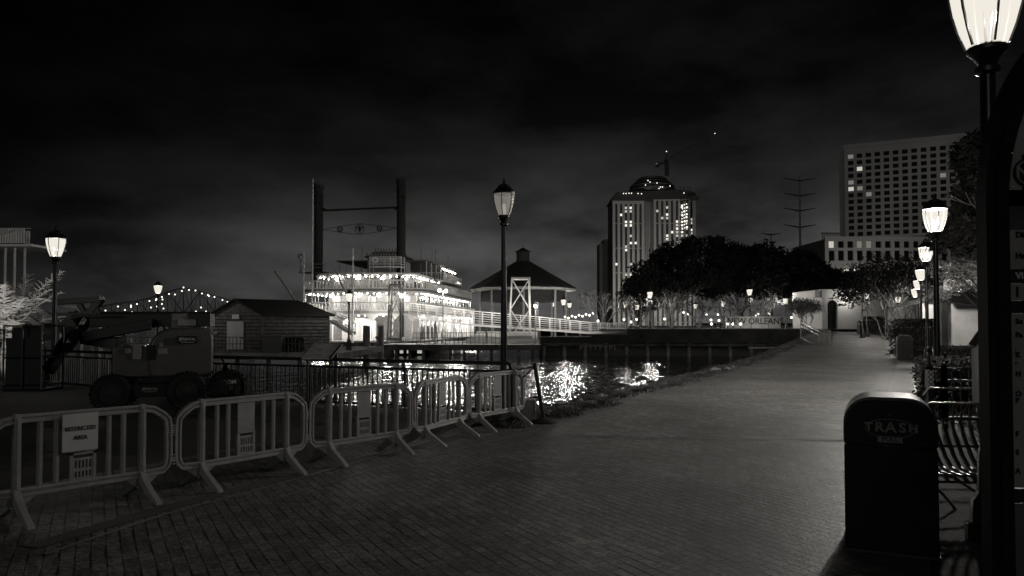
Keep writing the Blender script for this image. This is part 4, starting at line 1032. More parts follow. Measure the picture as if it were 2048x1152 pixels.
# power pylons
def pylon(label, px, ytop, Y, arms, half):
    r = thing('power_pylon', label, 'pylon'); b = at(px, 640, Y); top = at(px, ytop, Y).z; q = MB(); q.bar((b.x, Y, 0), (b.x, Y, top), Y * .0045, n=8, r2=Y * .0018); q.build('pole', STEELB, r)
    for ya in arms:
        z = at(px, ya, Y).z; h = half / FP * Y
        q = MB(); q.bar((b.x, Y, z), (b.x - h, Y, z + h * .18), Y * .0018, r2=Y * .0008); q.bar((b.x, Y, z), (b.x + h, Y, z + h * .18), Y * .0018, r2=Y * .0008); q.build('crossarm', DARK, r)
pylon('tall power pylon with four wide arms beside the hotel', 1602, 352, 420, (362, 392, 422, 455), 32)
pylon('smaller power pylon peeping over the dark oaks', 1543, 466, 520, (470,), 20)

# ------------------------------------------------------------ wharf, pavilion, walkway, lattice tower
WH = .02
wf = thing('boat_wharf', 'low wharf deck along the far side of the basin in front of the steamboat', 'wharf')
mb = MB(); mb.b2((-13.7, 76.5, WH - .35), (2.9, 96, WH - .2)); mb.b2((-2, 79, WH - .35), (10, 130, WH - .19)); mb.build('deck', CONC, wf)
mb = MB(); mb.b2((-13.7, 76.4, WH - .75), (2.9, 76.49, WH - .18)); mb.build('fascia', mat('fascia_dark', .09, .8, 0, .5, 1, .3), wf)
for i in range(12): q = MB(); x = -13.3 + i * 1.4; q.bar((x, 77.2, -2.4), (x, 77.2, WH - .36), .32, n=8); q.build('pile', mat('weathered_pile', .16, .9), wf)
for px in (792, 803, 817, 838, 843, 903, 925):
    p = at(px, 702, 80); q = MB(); q.box((p.x, 80, p.z), (.35, .1, .5)); q.build('under_deck_glint', emit('under', .45), wf)  # glowing plates standing in for glints of light through gaps
pv = thing('pavilion', 'octagonal waterside pavilion with broad dark hip roof and cupola', 'building')
YV = 108; cx, cz = at(1046, 600, YV).x, 0
def zv(py): return at(1046, py, YV).z
def octo(r0, z0, r1, z1, mb, rot=0, n=8): mb.lathe([(r0, z0), (r1, z1)], (cx, YV, 0), n)
mb = MB(); rE = 105 / FP * YV; mb.lathe([(rE * .96, zv(577.5)), (rE * 1.02, zv(576)), (1.1 / 72 * 72 * 1.3, zv(526)), (1.25, zv(524))], (cx, YV, 0), 8); mb.build('roof', ROOF, pv)
mb = MB(); mb.lathe([(rE * .965, zv(578.5) - .3), (rE * 1.0, zv(578.5) - .28), (rE * 1.0, zv(578) - .0), (rE * .965, zv(578) - .0)], (cx, YV, 0), 8); mb.build('eave_board', mat('pale_eave', .4, .7), pv)
mb = MB(); mb.lathe([(.95, zv(526)), (.95, zv(505)), (1.25, zv(504)), (.05, zv(495))], (cx, YV, 0), 8); mb.build('cupola', ROOF, pv); mb = MB(); mb.bar((cx, YV, zv(495)), (cx, YV, zv(489)), .06); mb.build('finial', BLK, pv)
mb = MB(); mb.lathe([(rE * .80, zv(604)), (rE * .80, zv(579) - .02)], (cx, YV, 0), 8); mb.build('louvred_wall', mat('dim_louvre', .03, .8), pv)
mb = MB(); mb.lathe([(rE * .3, -.2), (rE * .3, zv(604) - .003)], (cx, YV, 0), 8); mb.build('inner_kiosk', mat('smoky_glass', .03, .5), pv)
for i in range(8):
    a = math.pi * i / 4; q = MB(); q.bar((cx + rE * .82 * math.cos(a), YV + rE * .82 * math.sin(a), -.2), (cx + rE * .82 * math.cos(a), YV + rE * .82 * math.sin(a), zv(580)), .28); q.build('column', GREY, pv)
mb = MB()
for k in range(10): zq = zv(603) + k * .19; mb.lathe([(rE * .805, zq), (rE * .81, zq + .05)], (cx, YV, 0), 8)
mb.build('louvre_slat', mat('dim_louvre', .03, .8), pv)
# walkway (boarding ramp) with long railing
wk = thing('boarding_walkway', 'long white railed boarding walkway sloping down from the steamboat to the quay', 'walkway')
yw = 80.0
WP = [(818, 632), (945, 648), (1080, 657), (1182, 664), (1256, 661)]
WT = [(818, 606), (945, 622), (1080, 634), (1182, 645), (1256, 648)]
mb = MB(); Lo = [at(x, y, yw) for x, y in WP]; Hi = [at(x, y, yw) for x, y in WT]
for a, b in zip(Lo[:-1], Lo[1:]):
    mb.add([a, b, b + Vector((0, 1.8, 0)), a + Vector((0, 1.8, 0)), a - Vector((0, 0, .22)), b - Vector((0, 0, .22)), b + Vector((0, 1.8, -.22)), a + Vector((0, 1.8, -.22))], [(0, 1, 2, 3), (7, 6, 5, 4), (0, 4, 5, 1), (2, 6, 7, 3), (1, 5, 6, 2), (0, 3, 7, 4)])
mb.build('deck', WHTLIT, wk)
for dy in (0, 1.8):
    off = Vector((0, dy, 0)); mb = MB(); pm = MB()
    for (a, b), (c, d) in zip(zip(Lo[:-1], Lo[1:]), zip(Hi[:-1], Hi[1:])):
        for k in range(6): f = k / 5 * .92 + .08; mb.bar(a.lerp(c, f) + off, b.lerp(d, f) + off, .04 if k < 5 else .07)
        n = max(2, int((b - a).length / .95))
        for i in range(n): f = i / n; pm.bar(a.lerp(b, f) + off, c.lerp(d, f) + off, .07).cut()
    pm.bar(Lo[-1] + off, Hi[-1] + off, .07).cut()
    mb.build('rail', WHTLIT, wk); pm.build_each('railing_post', WHTLIT, wk)
for i, f in enumerate((.1, .3, .5, .7, .9)):
    k = int(f * 4); a = Lo[k].lerp(Lo[k + 1], f * 4 - k); q = MB(); q.bar((a.x, yw + .9, -.2), (a.x, yw + .9, a.z - .22), .2); q.build('support', GREY, wk)
for f in (.06, .2, .34, .5, .68):
    k = int(f * 4); a = Lo[k].lerp(Lo[k + 1], f * 4 - k); light(wk, (a.x, yw - 1.6, a.z + 2.2), 240, .1)
def ltower(label, px0, px1, yt, yb, Y, m, dep=2.0, m2=None):
    r = thing('lattice_tower', label, 'tower'); q = MB()
    a, b = at(px0, yb, Y), at(px1, yb, Y); k = .22 * (b.x - a.x); zt_ = at(px0, yt, Y).z; zb_ = a.z
    L_ = []
    for dy in (0, dep):
        L_.append([Vector((a.x, Y + dy, zb_)), Vector((a.x + k * .6, Y + dy * .9, zt_)), Vector((b.x, Y + dy, zb_)), Vector((b.x - k * .2, Y + dy * .9, zt_))])
    for l0, l1, r0, r1 in L_:
        q.bar(l0, l1, .13); q.bar(r0, r1, .16)
    q.build('leg', m, r); q = MB()
    for l0, l1, r0, r1 in L_:
        n = 2
        for i in range(n):
            f, g = i / n, (i + 1) / n; q.bar(l0.lerp(l1, f), r0.lerp(r1, g), .09); q.bar(r0.lerp(r1, f), l0.lerp(l1, g), .09)
        q.bar(l1, r1, .14)
    for s in (0, 2): q.bar(L_[0][s + 1], L_[1][s + 1], .12); q.bar(L_[0][s].lerp(L_[0][s + 1], .5), L_[1][s].lerp(L_[1][s + 1], .5), .08); q.bar(L_[0][s], L_[1][s + 1], .08)
    q.build('brace', m2 or m, r)
    q = MB(); q.b2((a.x + k * .5, Y - .05, zt_ + .003), (b.x, Y + dep, zt_ + .16)); q.build('top_frame', m, r)
    q = MB(); q.box(((a.x + b.x) / 2, Y + dep / 2, zb_ + .25), ((b.x - a.x) * 1.15, dep * 1.1, .35)); q.build('base_frame', GREY, r); return r
ltower('white lattice gangway tower standing in front of the pavilion', 1018, 1061, 557, 680, 79, WHTLIT)
ltower('darker lattice gangway tower in front of the steamboat hull', 775, 801, 571, 683, 78, STEELB, m2=GREY)
sr = railing('dark railing on the wharf below the walkway', (at(825, 660, 78).x, 78), (at(1008, 660, 78).x, 78), WH - .19, 1.2, 22, 2, DARK, .05, .045)
stp = thing('wharf_steps', 'broad white wharf steps between the steamboat and the dim lamp', 'steps')
mb = MB()
for i in range(5): mb.b2((at(925 + i * 7, 680, 84).x, 83 + i * .32, WH - .19 + i * .26), (at(1075, 680, 84).x, 84.8, WH + .05 + i * .26))
mb.build('stair_treads', WHTLIT, stp); light(stp, (-2.5, 82.4, 3.2), 110, .2); light(stp, (1.5, 81.5, 3.2), 60, .2)
def mast_lamp(label, px, ytop, ybot, Y, heads=((0, 0),), power=60):
    r = thing('mast_lamp', label, 'lamp'); a, b = at(px, ybot, Y), at(px, ytop, Y); q = MB(); q.bar(a, b, .12, n=8)
    q.build('pole', GREY, r)
    for dx, dz in heads:
        q = MB(); q.ball((b.x + dx, Y, b.z + dz), .17, 6); q.build('lamp_globe', BULB, r); light(r, (b.x + dx, Y - .35, b.z + dz), power, .1)
mast_lamp('slim twin headed mast lamp in front of the stern decks', 886, 582, 685, 77.6, ((-.35, .05), (.3, 0)))
mast_lamp('slim mast lamp by the dark lattice tower', 803, 592, 684, 77.6)
mast_lamp('thin mast lamp right of the white lattice tower', 1071, 614, 690, 79.4, ((0, .1),), 25)
for px, yt, yb, Y, lb in ((733, 651, 716, 66, 'left of the two grey mooring piles in front of the steamboat bow'), (762, 651, 690, 74, 'right of the two grey mooring piles in front of the steamboat bow')):
    a = at(px, yt, Y); q = MB(); q.bar((a.x, Y, -2), (a.x, Y, a.z), .62 if Y < 70 else .55, n=14); autosmooth(tag(q.build('mooring_pile', mat('pile_grey', .14, .7, 0, .3, 1)), lb, 'pile', 'mooring piles'))
a = at(755, 680, 76.8); q = MB(); q.lathe([(.45, 0), (.45, .2), (.2, .35), (.2, .6), (.35, .7), (.3, .85), (.05, .95)], (a.x, 77.3, WH - .19), 10); tag(q.build('mooring_bollard', GREY), 'squat pale mooring bollard on the wharf by the hull', 'bollard')

# ------------------------------------------------------------ steamboat
sbt = thing('steamboat', 'brightly lit white paddle steamboat with two tall black smokestacks', 'boat', (-17.4, 84.0, 0), R(-6))
# local frame: x across (right +), y along to the stern, z up; bow at y = 0
BW = 7.1; BLN = 40.0
def zB(py): return at(715, py, 84).z
def deck_outline(hw_, y0, y1, bow, n=14):     # rounded bow
    pts = [(hw_, y1), (-hw_, y1), (-hw_, y0 + bow)]
    for i in range(1, n): a = math.pi + math.pi * i / n; pts.append((hw_ * math.cos(a), y0 + bow + bow * math.sin(a)))
    pts.append((hw_, y0 + bow)); return pts
Z1, Z2, Z3, Z4 = -.1, zB(622), zB(577), zB(543)
def deck(nm, hw_, y0, y1, bow, z, th, m, m2=None):
    q = MB(); q.prism(deck_outline(hw_, y0, y1, bow)[::-1], z - th, z, 'z'); return q.build(nm, m, sbt)
q = MB(); q.prism(deck_outline(BW, -1, BLN, 6)[::-1], -1.8, Z1 - .003, 'z'); q.build('hull', HULL, sbt)
deck('main_deck', BW + .2, -1.2, BLN, 6, Z1 + .15, .15, BOATD)
deck('boiler_deck', BW + .2, -.4, BLN - 1, 3.4, Z2, .28, mat('deck_fascia', .4, .6))
deck('texas_deck', BW + .3, .2, BLN - 5, 3.2, Z3, .26, mat('deck_edge', .16, .6))
deck('hurricane_roof', BW - .9, 1.6, 17, 2.6, Z4, .2, WHTLIT)
# cabins
def cabin(nm, hw_, y0, y1, z0, z1, nwin, m=WHTLIT):
    q = MB(); q.b2((-hw_, y0, z0), (hw_, y1, z1)); c = q.build(nm, m, sbt)
    for i in range(nwin):
        y = y0 + (i + .5) * (y1 - y0) / nwin
        q = MB(); q.b2((hw_ + .004, y - .42, z0 + .5), (hw_ + .06, y + .42, z1 - .45)); q.build('window', mat('boat_glass', .06, .2), sbt)
    return c
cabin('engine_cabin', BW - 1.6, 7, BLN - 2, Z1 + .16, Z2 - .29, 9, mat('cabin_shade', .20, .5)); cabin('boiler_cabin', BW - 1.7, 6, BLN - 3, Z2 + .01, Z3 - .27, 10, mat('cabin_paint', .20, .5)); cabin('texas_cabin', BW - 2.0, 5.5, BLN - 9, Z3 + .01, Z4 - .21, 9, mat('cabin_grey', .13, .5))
for x in (-4.4, -2.3, 0, 2.3, 4.4):
    q = MB(); q.b2((x - .5, 5.9, Z2 + .1), (x + .5, 5.99, Z2 + 1.9)); q.build('door', mat('boat_door', .35, .5), sbt)
    q = MB(); q.prism([(x - .7, Z2 + 1.95)] + [(x - .7 * math.cos(math.pi * i / 8), Z2 + 1.95 + .45 * math.sin(math.pi * i / 8)) for i in range(9)][::1] + [(x + .7, Z2 + 1.95)], 5.9, 5.98); q.build('fanlight', mat('boat_glass', .06, .2), sbt)
for x, w_ in ((-4.6, 1.9), (-1.5, 1.6), (1.9, 1.6)):
    q = MB(); q.prism([(x - w_ / 2, Z1 + .2), (x + w_ / 2, Z1 + .2)] + [(x + w_ / 2 * math.cos(math.pi * i / 10), Z1 + 1.9 + .75 * math.sin(math.pi * i / 10)) for i in range(11)], 6.9, 6.995); q.build('arched_doorway', mat('grey_door', .28, .6), sbt)
q = MB(); q.lathe([(2.0, 0), (2.0, 2.2), (1.7, 2.5), (.2, 2.7)], (-1.0, 4.2, Z1 + .16), 16); autosmooth(q.build('capstan_house', WHTLIT, sbt))
# outline walk for rails, posts, lights
def walk(hw_, y0, y1, bow, step):
    o = deck_outline(hw_, y0, y1, bow, 24); o = o[2:] + [o[0]]      # from left side around bow to right stern
    o = [(-hw_, y1)] + o
    pts = []; carry = 0
    for a, b in zip(o[:-1], o[1:]):
        a = Vector(a); b = Vector(b); L = (b - a).length; t = carry
        while t < L: pts.append(a.lerp(b, t / L)); t += step
        carry = t - L
    pts.append(Vector(o[-1])); return pts
def rail(hw_, y0, y1, bow, z, h=.95, name='railing', bal=.46, m=WHTLIT, ymax=None):
    q = MB(); pts = walk(hw_, y0, y1, bow, bal)
    for i, p in enumerate(pts):
        q.box((p.x, p.y, z + h / 2), (.12, .12, h * .8))
    for a, b in zip(pts[:-1], pts[1:]):
        for zz_, t in ((.06, .10), (h, .14)): q.bar((a.x, a.y, z + zz_), (b.x, b.y, z + zz_), t)
    q.build(name, m, sbt)
rail(BW + .15, -.35, BLN - 1, 3.4, Z2); rail(BW + .25, .25, BLN - 5, 3.2, Z3)
q = MB()
for k, (z0, z1, args, st_) in enumerate(((Z1 + .15, Z2 - .28, (BW + .05, -.1, BLN - 1, 3.4), 2.3), (Z2, Z3 - .26, (BW + .1, .3, BLN - 5, 3.2), 2.3), (Z3, Z4 - .2, (BW - 1.05, 1.7, 16.9, 2.5), 2.2))):
    cm = MB()
    for p in walk(*args, st_):
        cm.bar((p.x, p.y, z0), (p.x, p.y, z1), .16 if k == 0 else .11, n=6)
        if k == 0 and p.y < 14:     # carved brackets
            for s in (-1, 1): cm.prism([(p.x, z1 - .9), (p.x + s * .15, z1 - .8), (p.x + s * .7, z1 - .18), (p.x + s * .95, z1), (p.x, z1)], p.y - .05, p.y + .05)
        else: cm.prism([(p.x, z1 - .4), (p.x + .3, z1), (p.x - .3, z1)], p.y - .03, p.y + .03)
        cm.cut()
    cm.build_each('column', WHTLIT, sbt)
# fascia trims hanging under decks
def trim(hw_, y0, y1, bow, z, h):
    q = MB(); pts = walk(hw_, y0, y1, bow, .45)
    for i, (a, b) in enumerate(zip(pts[:-1], pts[1:])):
        q.add([(a.x, a.y, z), (b.x, b.y, z), (b.x, b.y, z - h * .5), ((a.x + b.x) / 2, (a.y + b.y) / 2, z - h), (a.x, a.y, z - h * .5)], [(0, 1, 2, 3, 4)])
    q.build('scalloped_trim', WHTLIT, sbt)
trim(BW + .21, -.41, BLN - 1, 3.4, Z2 - .29, .3); trim(BW + .31, .19, BLN - 5, 3.2, Z3 - .27, .3)
# aft upper deck with canopy (right side, stepping down towards the stern)
ZA = Z4 + .05
q = MB(); q.b2((-BW + .6, 17.2, ZA - .2), (BW - .6, BLN - 8, ZA)); q.build('aft_roof_deck', WHTLIT, sbt)
q = MB()
for y in [17.3 + i * .3 for i in range(int((BLN - 8 - 17.3) / .3) + 1)]: q.box((BW - .7, y, ZA + .5), (.06, .06, .9))
for zz_ in (.1, .55, .98): q.bar((BW - .7, 17.3, ZA + zz_), (BW - .7, BLN - 8.1, ZA + zz_), .07)
for x in [-BW + .8 + i * .4 for i in range(33)]: q.box((x, 17.3, ZA + .5), (.06, .06, .9))
q.bar((-BW + .7, 17.3, ZA + .98), (BW - .7, 17.3, ZA + .98), .08); q.build('railing', WHTLIT, sbt)
q = MB(); q.b2((-5.5, 9, Z4 + 1.9), (BW - 1.0, 27, Z4 + 2.05)); q.build('canopy', mat('canopy_dark', .12, .7), sbt)
q = MB()
for y in (9.2, 12, 15, 18, 21, 24, 26.8): q.bar((BW - 1.2, y, Z4), (BW - 1.2, y, Z4 + 1.9), .1); q.bar((-5.2, y, Z4), (-5.2, y, Z4 + 1.9), .1)
q.build('canopy_post', WHTLIT, sbt)
for y in [8.5 + i * 2.6 for i in range(11)]:
    q = MB(); q.b2((BW - 1.59, y, Z1 + .2), (BW - 1.52, y + 1.2, Z1 + 2.6)); q.build('side_door', mat('boat_glass', .06, .2), sbt)
    if y < BLN - 6: q = MB(); q.b2((BW - 1.69, y, Z2 + .1), (BW - 1.62, y + 1.0, Z2 + 1.9)); q.build('side_door', mat('boat_glass', .06, .2), sbt)
# stair on the right side
for y0, z0, z1 in ((9.5, Z3, Z4 + .1), (12.5, Z2, Z3)):
    q = MB(); 
    for s in (0, .8):
        q.bar((BW - .3 - s, y0, z1), (BW - .3 - s, y0 + 2.6, z0), .09, .22); q.bar((BW - .3 - s, y0, z1 + .9), (BW - .3 - s, y0 + 2.6, z0 + .9), .06)
    for i in range(9): q.box((BW - .7, y0 + 2.6 * (i + .5) / 9, z1 + (z0 - z1) * (i + .5) / 9), (.8, .22, .05))
    q.build('stairway', DARK, sbt)
# smokestacks
sl = Matrix.Rotation(R(6), 3, 'Z')
def loc_(px, py, Y):        # pixel at depth -> boat frame
    p = at(px, py, Y) - Vector(sbt.location); v = Matrix.Rotation(R(6), 3, 'Z') @ p; return v
stk = []
for px, yt, Y in ((636.5, 372, 89.6), (802, 362, 88.4)):
    b = loc_(px, 560, Y); t = loc_(px - 3, yt, Y); b = Vector((b.x, b.y, Z3)); t = Vector((b.x, b.y, t.z)); r = .53
    q = MB(); n = 18; prof = [(r, 0)]; Ht = t.z - b.z
    for k in range(1, 8): z = Ht * k / 8; prof += [(r, z - .06), (r * 1.06, z - .05), (r * 1.06, z + .05), (r, z + .06)]
    prof += [(r, Ht - 2.2), (r * 1.1, Ht - 2.15), (r * 1.1, Ht - 1.95), (r, Ht - 1.9), (r * 1.02, Ht - .7), (r * 1.2, Ht - .1), (r * 1.15, Ht - .09)]
    q.lathe(prof, (b.x, b.y, b.z), n); stc = autosmooth(q.build('smokestack', mat('stack_black', .010, .6), sbt), 30)
    cw_ = MB()
    for k in range(16):
        a = 2 * math.pi * k / 16; cwx = math.cos(a); cwy = math.sin(a); e = .10
        for zz_, hh, o in ((Ht - .15, .75, 1.22), (Ht - 1.4, .4, 1.15)):
            base = Vector((b.x + r * 1.02 * cwx, b.y + r * 1.02 * cwy, b.z + zz_)); tg = Vector((-cwy, cwx, 0)) * e
            tip = Vector((b.x + r * o * 1.12 * cwx, b.y + r * o * 1.12 * cwy, b.z + zz_ + hh)); cw_.add([base - tg, base + tg, tip, base - tg * .8 - Vector((cwx, cwy, 0)) * .03, base + tg * .8 - Vector((cwx, cwy, 0)) * .03], [(0, 1, 2), (4, 3, 2)])
    cw_.build('stack_crown', mat('stack_black', .010, .6), stc); stk.append((b, t, r))
(bL, tL, rL), (bR, tR, rR) = stk
def along(f, z): p = bL.lerp(bR, f); return Vector((p.x, p.y, z))
zx = loc_(715, 418, 89).z; q = MB(); q.bar(along(.05, zx - .1), along(.95, zx + .1), .24, n=8)
for f, s in ((.05, 1), (.95, -1)): q.bar(along(f, zx), along(f + s * .03, zx), .4, n=8)
q.build('stack_crossbar', mat('stack_black', .010, .6), sbt)
zc = loc_(718, 458, 89).z; q = MB()
for sgn in (1, -1): q.path([along(.05, zc + .0), along(.25, zc + sgn * .34), along(.5, zc + sgn * .66), along(.75, zc + sgn * .34), along(.95, zc + .05)], .06, 5)
def ring(mbx, f, z, r, t): 
    dx = (bR - bL).normalized(); c = along(f, z); pts = [c + dx * r * math.cos(i * math.pi / 12) + Vector((0, 0, r * math.sin(i * math.pi / 12))) for i in range(25)]; mbx.path(pts, t, 4)
ring(q, .5, zc, .55, .07); ring(q, .26, zc + .02, .3, .12); ring(q, .74, zc + .05, .3, .12)
dx = (bR - bL).normalized()
for f in (.26, .74):
    c = along(f, zc + .03)
    for k in range(5): a = math.pi / 2 + k * 2 * math.pi / 5; q.bar(c, c + dx * .22 * math.cos(a) + Vector((0, 0, .22 * math.sin(a))), .1, r2=.01)
c = along(.5, zc)
q.bar(c + Vector((0, 0, -.42)), c + Vector((0, 0, .1)), .1); q.bar(c + Vector((0, 0, .0)), c + Vector((0, 0, .5)), .26, r2=.02); q.bar(c - dx * .24 + Vector((0, 0, -.05)), c + dx * .24 + Vector((0, 0, -.05)), .08)
for s in (1, -1): q.path([c, c + dx * s * .18 + Vector((0, 0, .26)), c + dx * s * .36 + Vector((0, 0, .22)), c + dx * s * .38 + Vector((0, 0, .02))], .12, 5); q.path([c + Vector((0, 0, -.08)), c + dx * s * .16 + Vector((0, 0, -.3))], .09, 5)
q.build('ornamental_truss', mat('stack_black', .010, .6), sbt)
# pilothouse and front bridge
c0 = loc_(765, 560, 91); ph = c0.x; py_ = 8.2
q = MB(); q.b2((ph - 2.2, py_, Z4 + .01), (ph + 2.2, py_ + 4, Z4 + 2.3)); q.build('pilothouse', mat('pilothouse_grey', .30, .6), sbt)
for i in range(4): q = MB(); q.b2((ph - 2 + i * 1.05, py_ - .05, Z4 + 1.2), (ph - 1.2 + i * 1.05, py_ - .004, Z4 + 2.1)); q.build('window', mat('boat_glass', .06, .2), sbt)
q = MB(); q.b2((ph - 2.5, py_ - .3, Z4 + 2.31), (ph + 2.5, py_ + 4.3, Z4 + 2.5)); q.b2((ph - 1.8, py_ + .3, Z4 + 2.51), (ph + 1.8, py_ + 3.6, Z4 + 3.0)); q.build('pilothouse_roof', DARK, sbt)
q = MB()
for i in range(14): a = ph - 2.4 + i * .36; q.prism([(a, Z4 + 2.51), (a + .34, Z4 + 2.51), (a + .17, Z4 + 2.95)], py_ - .28, py_ - .22); 
for i in range(9): a = ph - 1.5 + i * .36; q.prism([(a, Z4 + 3.01), (a + .34, Z4 + 3.01), (a + .17, Z4 + 3.6)], py_ + .35, py_ + .4)
q.build('roof_cresting', GREY, sbt)
xb0, xb1 = loc_(737, 520, 86).x, loc_(802, 520, 86).x; yb = 2.6
zb0 = loc_(770, 532, 86).z
q = MB(); q.b2((xb0, yb, zb0 - .12), (xb1, yb + 1.5, zb0)); q.build('bridge_platform', WHTLIT, sbt)
q = MB()
for x in (xb0, (xb0 * .35 + xb1 * .65), xb1):
    for y in (yb, yb + 1.5): q.bar((x, y, Z3), (x, y, zb0 + 1.1), .08)
for zz_ in (.3, .6, .85, 1.1): q.bar((xb0, yb, zb0 + zz_), (xb1, yb, zb0 + zz_), .06); q.bar((xb0, yb + 1.5, zb0 + zz_), (xb1, yb + 1.5, zb0 + zz_), .06); q.bar((xb0, yb, zb0 + zz_), (xb0, yb + 1.5, zb0 + zz_), .06)
q.build('bridge_railing', WHTLIT, sbt)
q = MB(); c = Vector((loc_(748, 518, 86).x, yb - .06, zb0 + .75)); q.path([c + Vector((.3 * math.cos(i * math.pi / 8), 0, .3 * math.sin(i * math.pi / 8))) for i in range(17)], .13, 6); q.build('life_ring', WHTLIT, sbt)
# left lookout with searchlight
xl = loc_(592, 540, 86).x
q = MB(); q.b2((xl - .2, 2.5, Z3 + 2.0), (xl + 3.0, 4.5, Z3 + 2.1)); q.build('lookout_platform', DARK, sbt); q = MB()
for x in (xl, xl + 1.3, xl + 2.9): q.bar((x, 2.6, Z3), (x, 2.6, Z3 + 3.1), .06)
for zz_ in (2.6, 3.0): q.bar((xl, 2.6, Z3 + zz_), (xl + 3, 2.6, Z3 + zz_), .05)
q.build('lookout_railing', GREY, sbt)
q = MB(); q.ball((xl - .05, 2.6, Z3 + 3.9), .32, 8); q.bar((xl, 2.6, Z3 + 2.1), (xl, 2.6, Z3 + 3.7), .2, n=8); q.build('searchlight', GREY, sbt)
# poles, booms
for a, b, w_ in (((626, 605), (626, 358), .22), ((608, 600), (608, 503), .2), ((706, 655), (706, 496), .25)):
    Y = 82; p0, p1 = loc_(a[0], a[1], Y), loc_(b[0], b[1], Y); p0.z = Z1 if w_ > .21 else Z2; q = MB(); q.bar(Vector((p1.x, p1.y, p0.z)), p1, w_, n=8, r2=w_ * .6); q.build('flagpole', WHTLIT, sbt)
for a, b in (((592, 602), (549, 542)), ((697, 600), (671, 541))):
    p0, p1 = loc_(a[0], a[1], 82), loc_(b[0], b[1], 81); q = MB(); q.bar(p0, p1, .28, n=8, r2=.16); q.build('boom', GREY, sbt)
for px, yt in ((724, 494), (842, 492), (864, 494), (871, 500), (896, 510)):
    p1 = loc_(px, yt, 98); q = MB(); q.bar((p1.x, p1.y, Z4), p1, .07); q.build('mast', GREY, sbt)
# stage ramp at the left bow
R0, R1 = loc_(657, 640, 80), loc_(703, 668, 79); q = MB()
for s in (0, 1.4):
    o = Vector((0, s, 0)); q.bar(R0 + o, R1 + o, .2, .3)
    for k in (.35, .7, 1.05): q.bar(R0 + o + Vector((0, 0, k)), R1 + o + Vector((0, 0, k)), .06)
    for i in range(9): c = R0.lerp(R1, i / 8) + o; q.bar(c, c + Vector((0, 0, 1.05)), .06)
q.add([R0, R1, R1 + Vector((0, 1.4, 0)), R0 + Vector((0, 1.4, 0))], [(0, 1, 2, 3)])
q.build('landing_ramp', WHTLIT, sbt)
# paddle wheel housing at the stern
q = MB(); q.lathe([(2.6, -BW + .5), (2.6, BW - .5)], (0, 0, 0), 20); q.v = [(z, BLN + 1.8 + x, 2.1 + y) for x, y, z in q.v]; q.build('paddle_wheel', mat('wheel_red', .1, .6), sbt)
# bulbs + lights around the decks
bm_ = []; li = 0
for args, z, st_, pw, li_every in (((BW - .25, .2, BLN - 1.5, 3.2), Z2 - .5, .7, 230, 10), ((BW - .2, .7, BLN - 5.5, 3.0), Z3 - .5, .7, 150, 10), ((BW - 1.3, 2.0, 16.8, 2.3), Z4 - .42, .7, 60, 9)):
    for i, p in enumerate(walk(*args, st_)):
        if (p.x < -2 and p.y > 12) or (p.x < -4.2 and z > Z2 and i % 2): continue
        bm_.append((p.y, p.x, z, .075))
        if i % li_every == 0 and not (p.x < -4 and z > Z2) and not (p.x < 0 and p.y > 8): light(sbt, (p.x * .93, p.y + .35, z - .12), pw, .09)
for i in range(22):
    y = 17.4 + i * .62; bm_.append((y, BW - .8, Z4 + 1.55 if y < 27 else Z4 + .2, .08))
for y in (18.5, 22.5, 26): light(sbt, (BW - .3, y, Z4 + 1.5), 22, .1)
for x in (-5, -2.4, 0, 2.4, 4.8): light(sbt, (x, 2.6, Z2 - 1.0), 200, .2); light(sbt, (x, 3.6, Z3 - 1.1), 180, .2)
for y in (12, 17, 22, 27, 32, 37): light(sbt, (BW + .9, y, Z2 - 1.4), 130, .2)
hp = MB()
for i in range(13):
    y = 11 + i * 2.1; hp.bar((BW + .1, y, Z1 + .16), (BW + .1, y + .75, Z2 - .3), .24, .1).cut(); hp.bar((BW + .12, y + 1.5, Z1 + .16), (BW + .12, y + .8, Z2 - .3), .12, .1).cut()
hp.build_each('slanted_stanchion', WHTLIT, sbt)
for x in (-3.4, 3.2): light(sbt, (x, -1.6, Z1 + 2.0), 240, .3)
bm_.sort()
for y, x, z, r_ in bm_[:100]: MB().ball((x, y, z), r_, 4).build('string_bulb', BULB, sbt)
q = MB()
for y, x, z, r_ in bm_[100:]: q.ball((x, y, z), r_, 4)
q.build('string_bulb', BULB, sbt)['kind'] = 'stuff'
for i, (x, y, z) in enumerate(((-4.6, 4.9, Z2 + 1.9), (-1.2, 4.6, Z2 + 1.95), (1.2, 4.6, Z2 + 1.95), (4.0, 4.9, Z2 + 1.9), (-4, 5.0, Z3 + 1.35), (-1.4, 4.8, Z3 + 1.4), (1.6, 4.8, Z3 + 1.4), (4.2, 5.0, Z3 + 1.3))):
    q = MB(); q.ball((x, y, z), .24, 7); q.build('deck_lantern', BULB, sbt)

# ------------------------------------------------------------ shed and dock on the left
dk = thing('timber_dock', 'low dark dock with pale edge carrying the clapboard shed', 'dock')
mb = MB(); mb.b2((-30, 50, -.45), (-11.4, 66, -.02)); mb.build('deck', mat('dock_deck', .12, .9, 0, .4, 1, .3), dk); mb = MB(); mb.b2((-30, 49.8, -.40), (-11.4, 49.99, .0)); mb.build('edge_beam', CONC, dk)
for i in range(9): q = MB(); x = -29 + i * 2.1; q.bar((x, 50.6, -2.4), (x, 50.6, -.451), .3, n=8); q.build('pile', WOOD, dk)
railing('thin dark railing along the front of the shed dock', (-28, 50.6), (-12.6, 50.6), -.02, 1.05, 62, 2, mat('rail_dim', .06, .6), .05, .035)
sh = thing('clapboard_shed', 'dark clapboard shed with gabled roof and pale door in front of the steamboat', 'building')
pA, pB, pC = at(427, 690, 55), at(522, 690, 53.2), at(656, 690, 57.5)
def zs_(py, Y=55): return at(500, py, Y).z
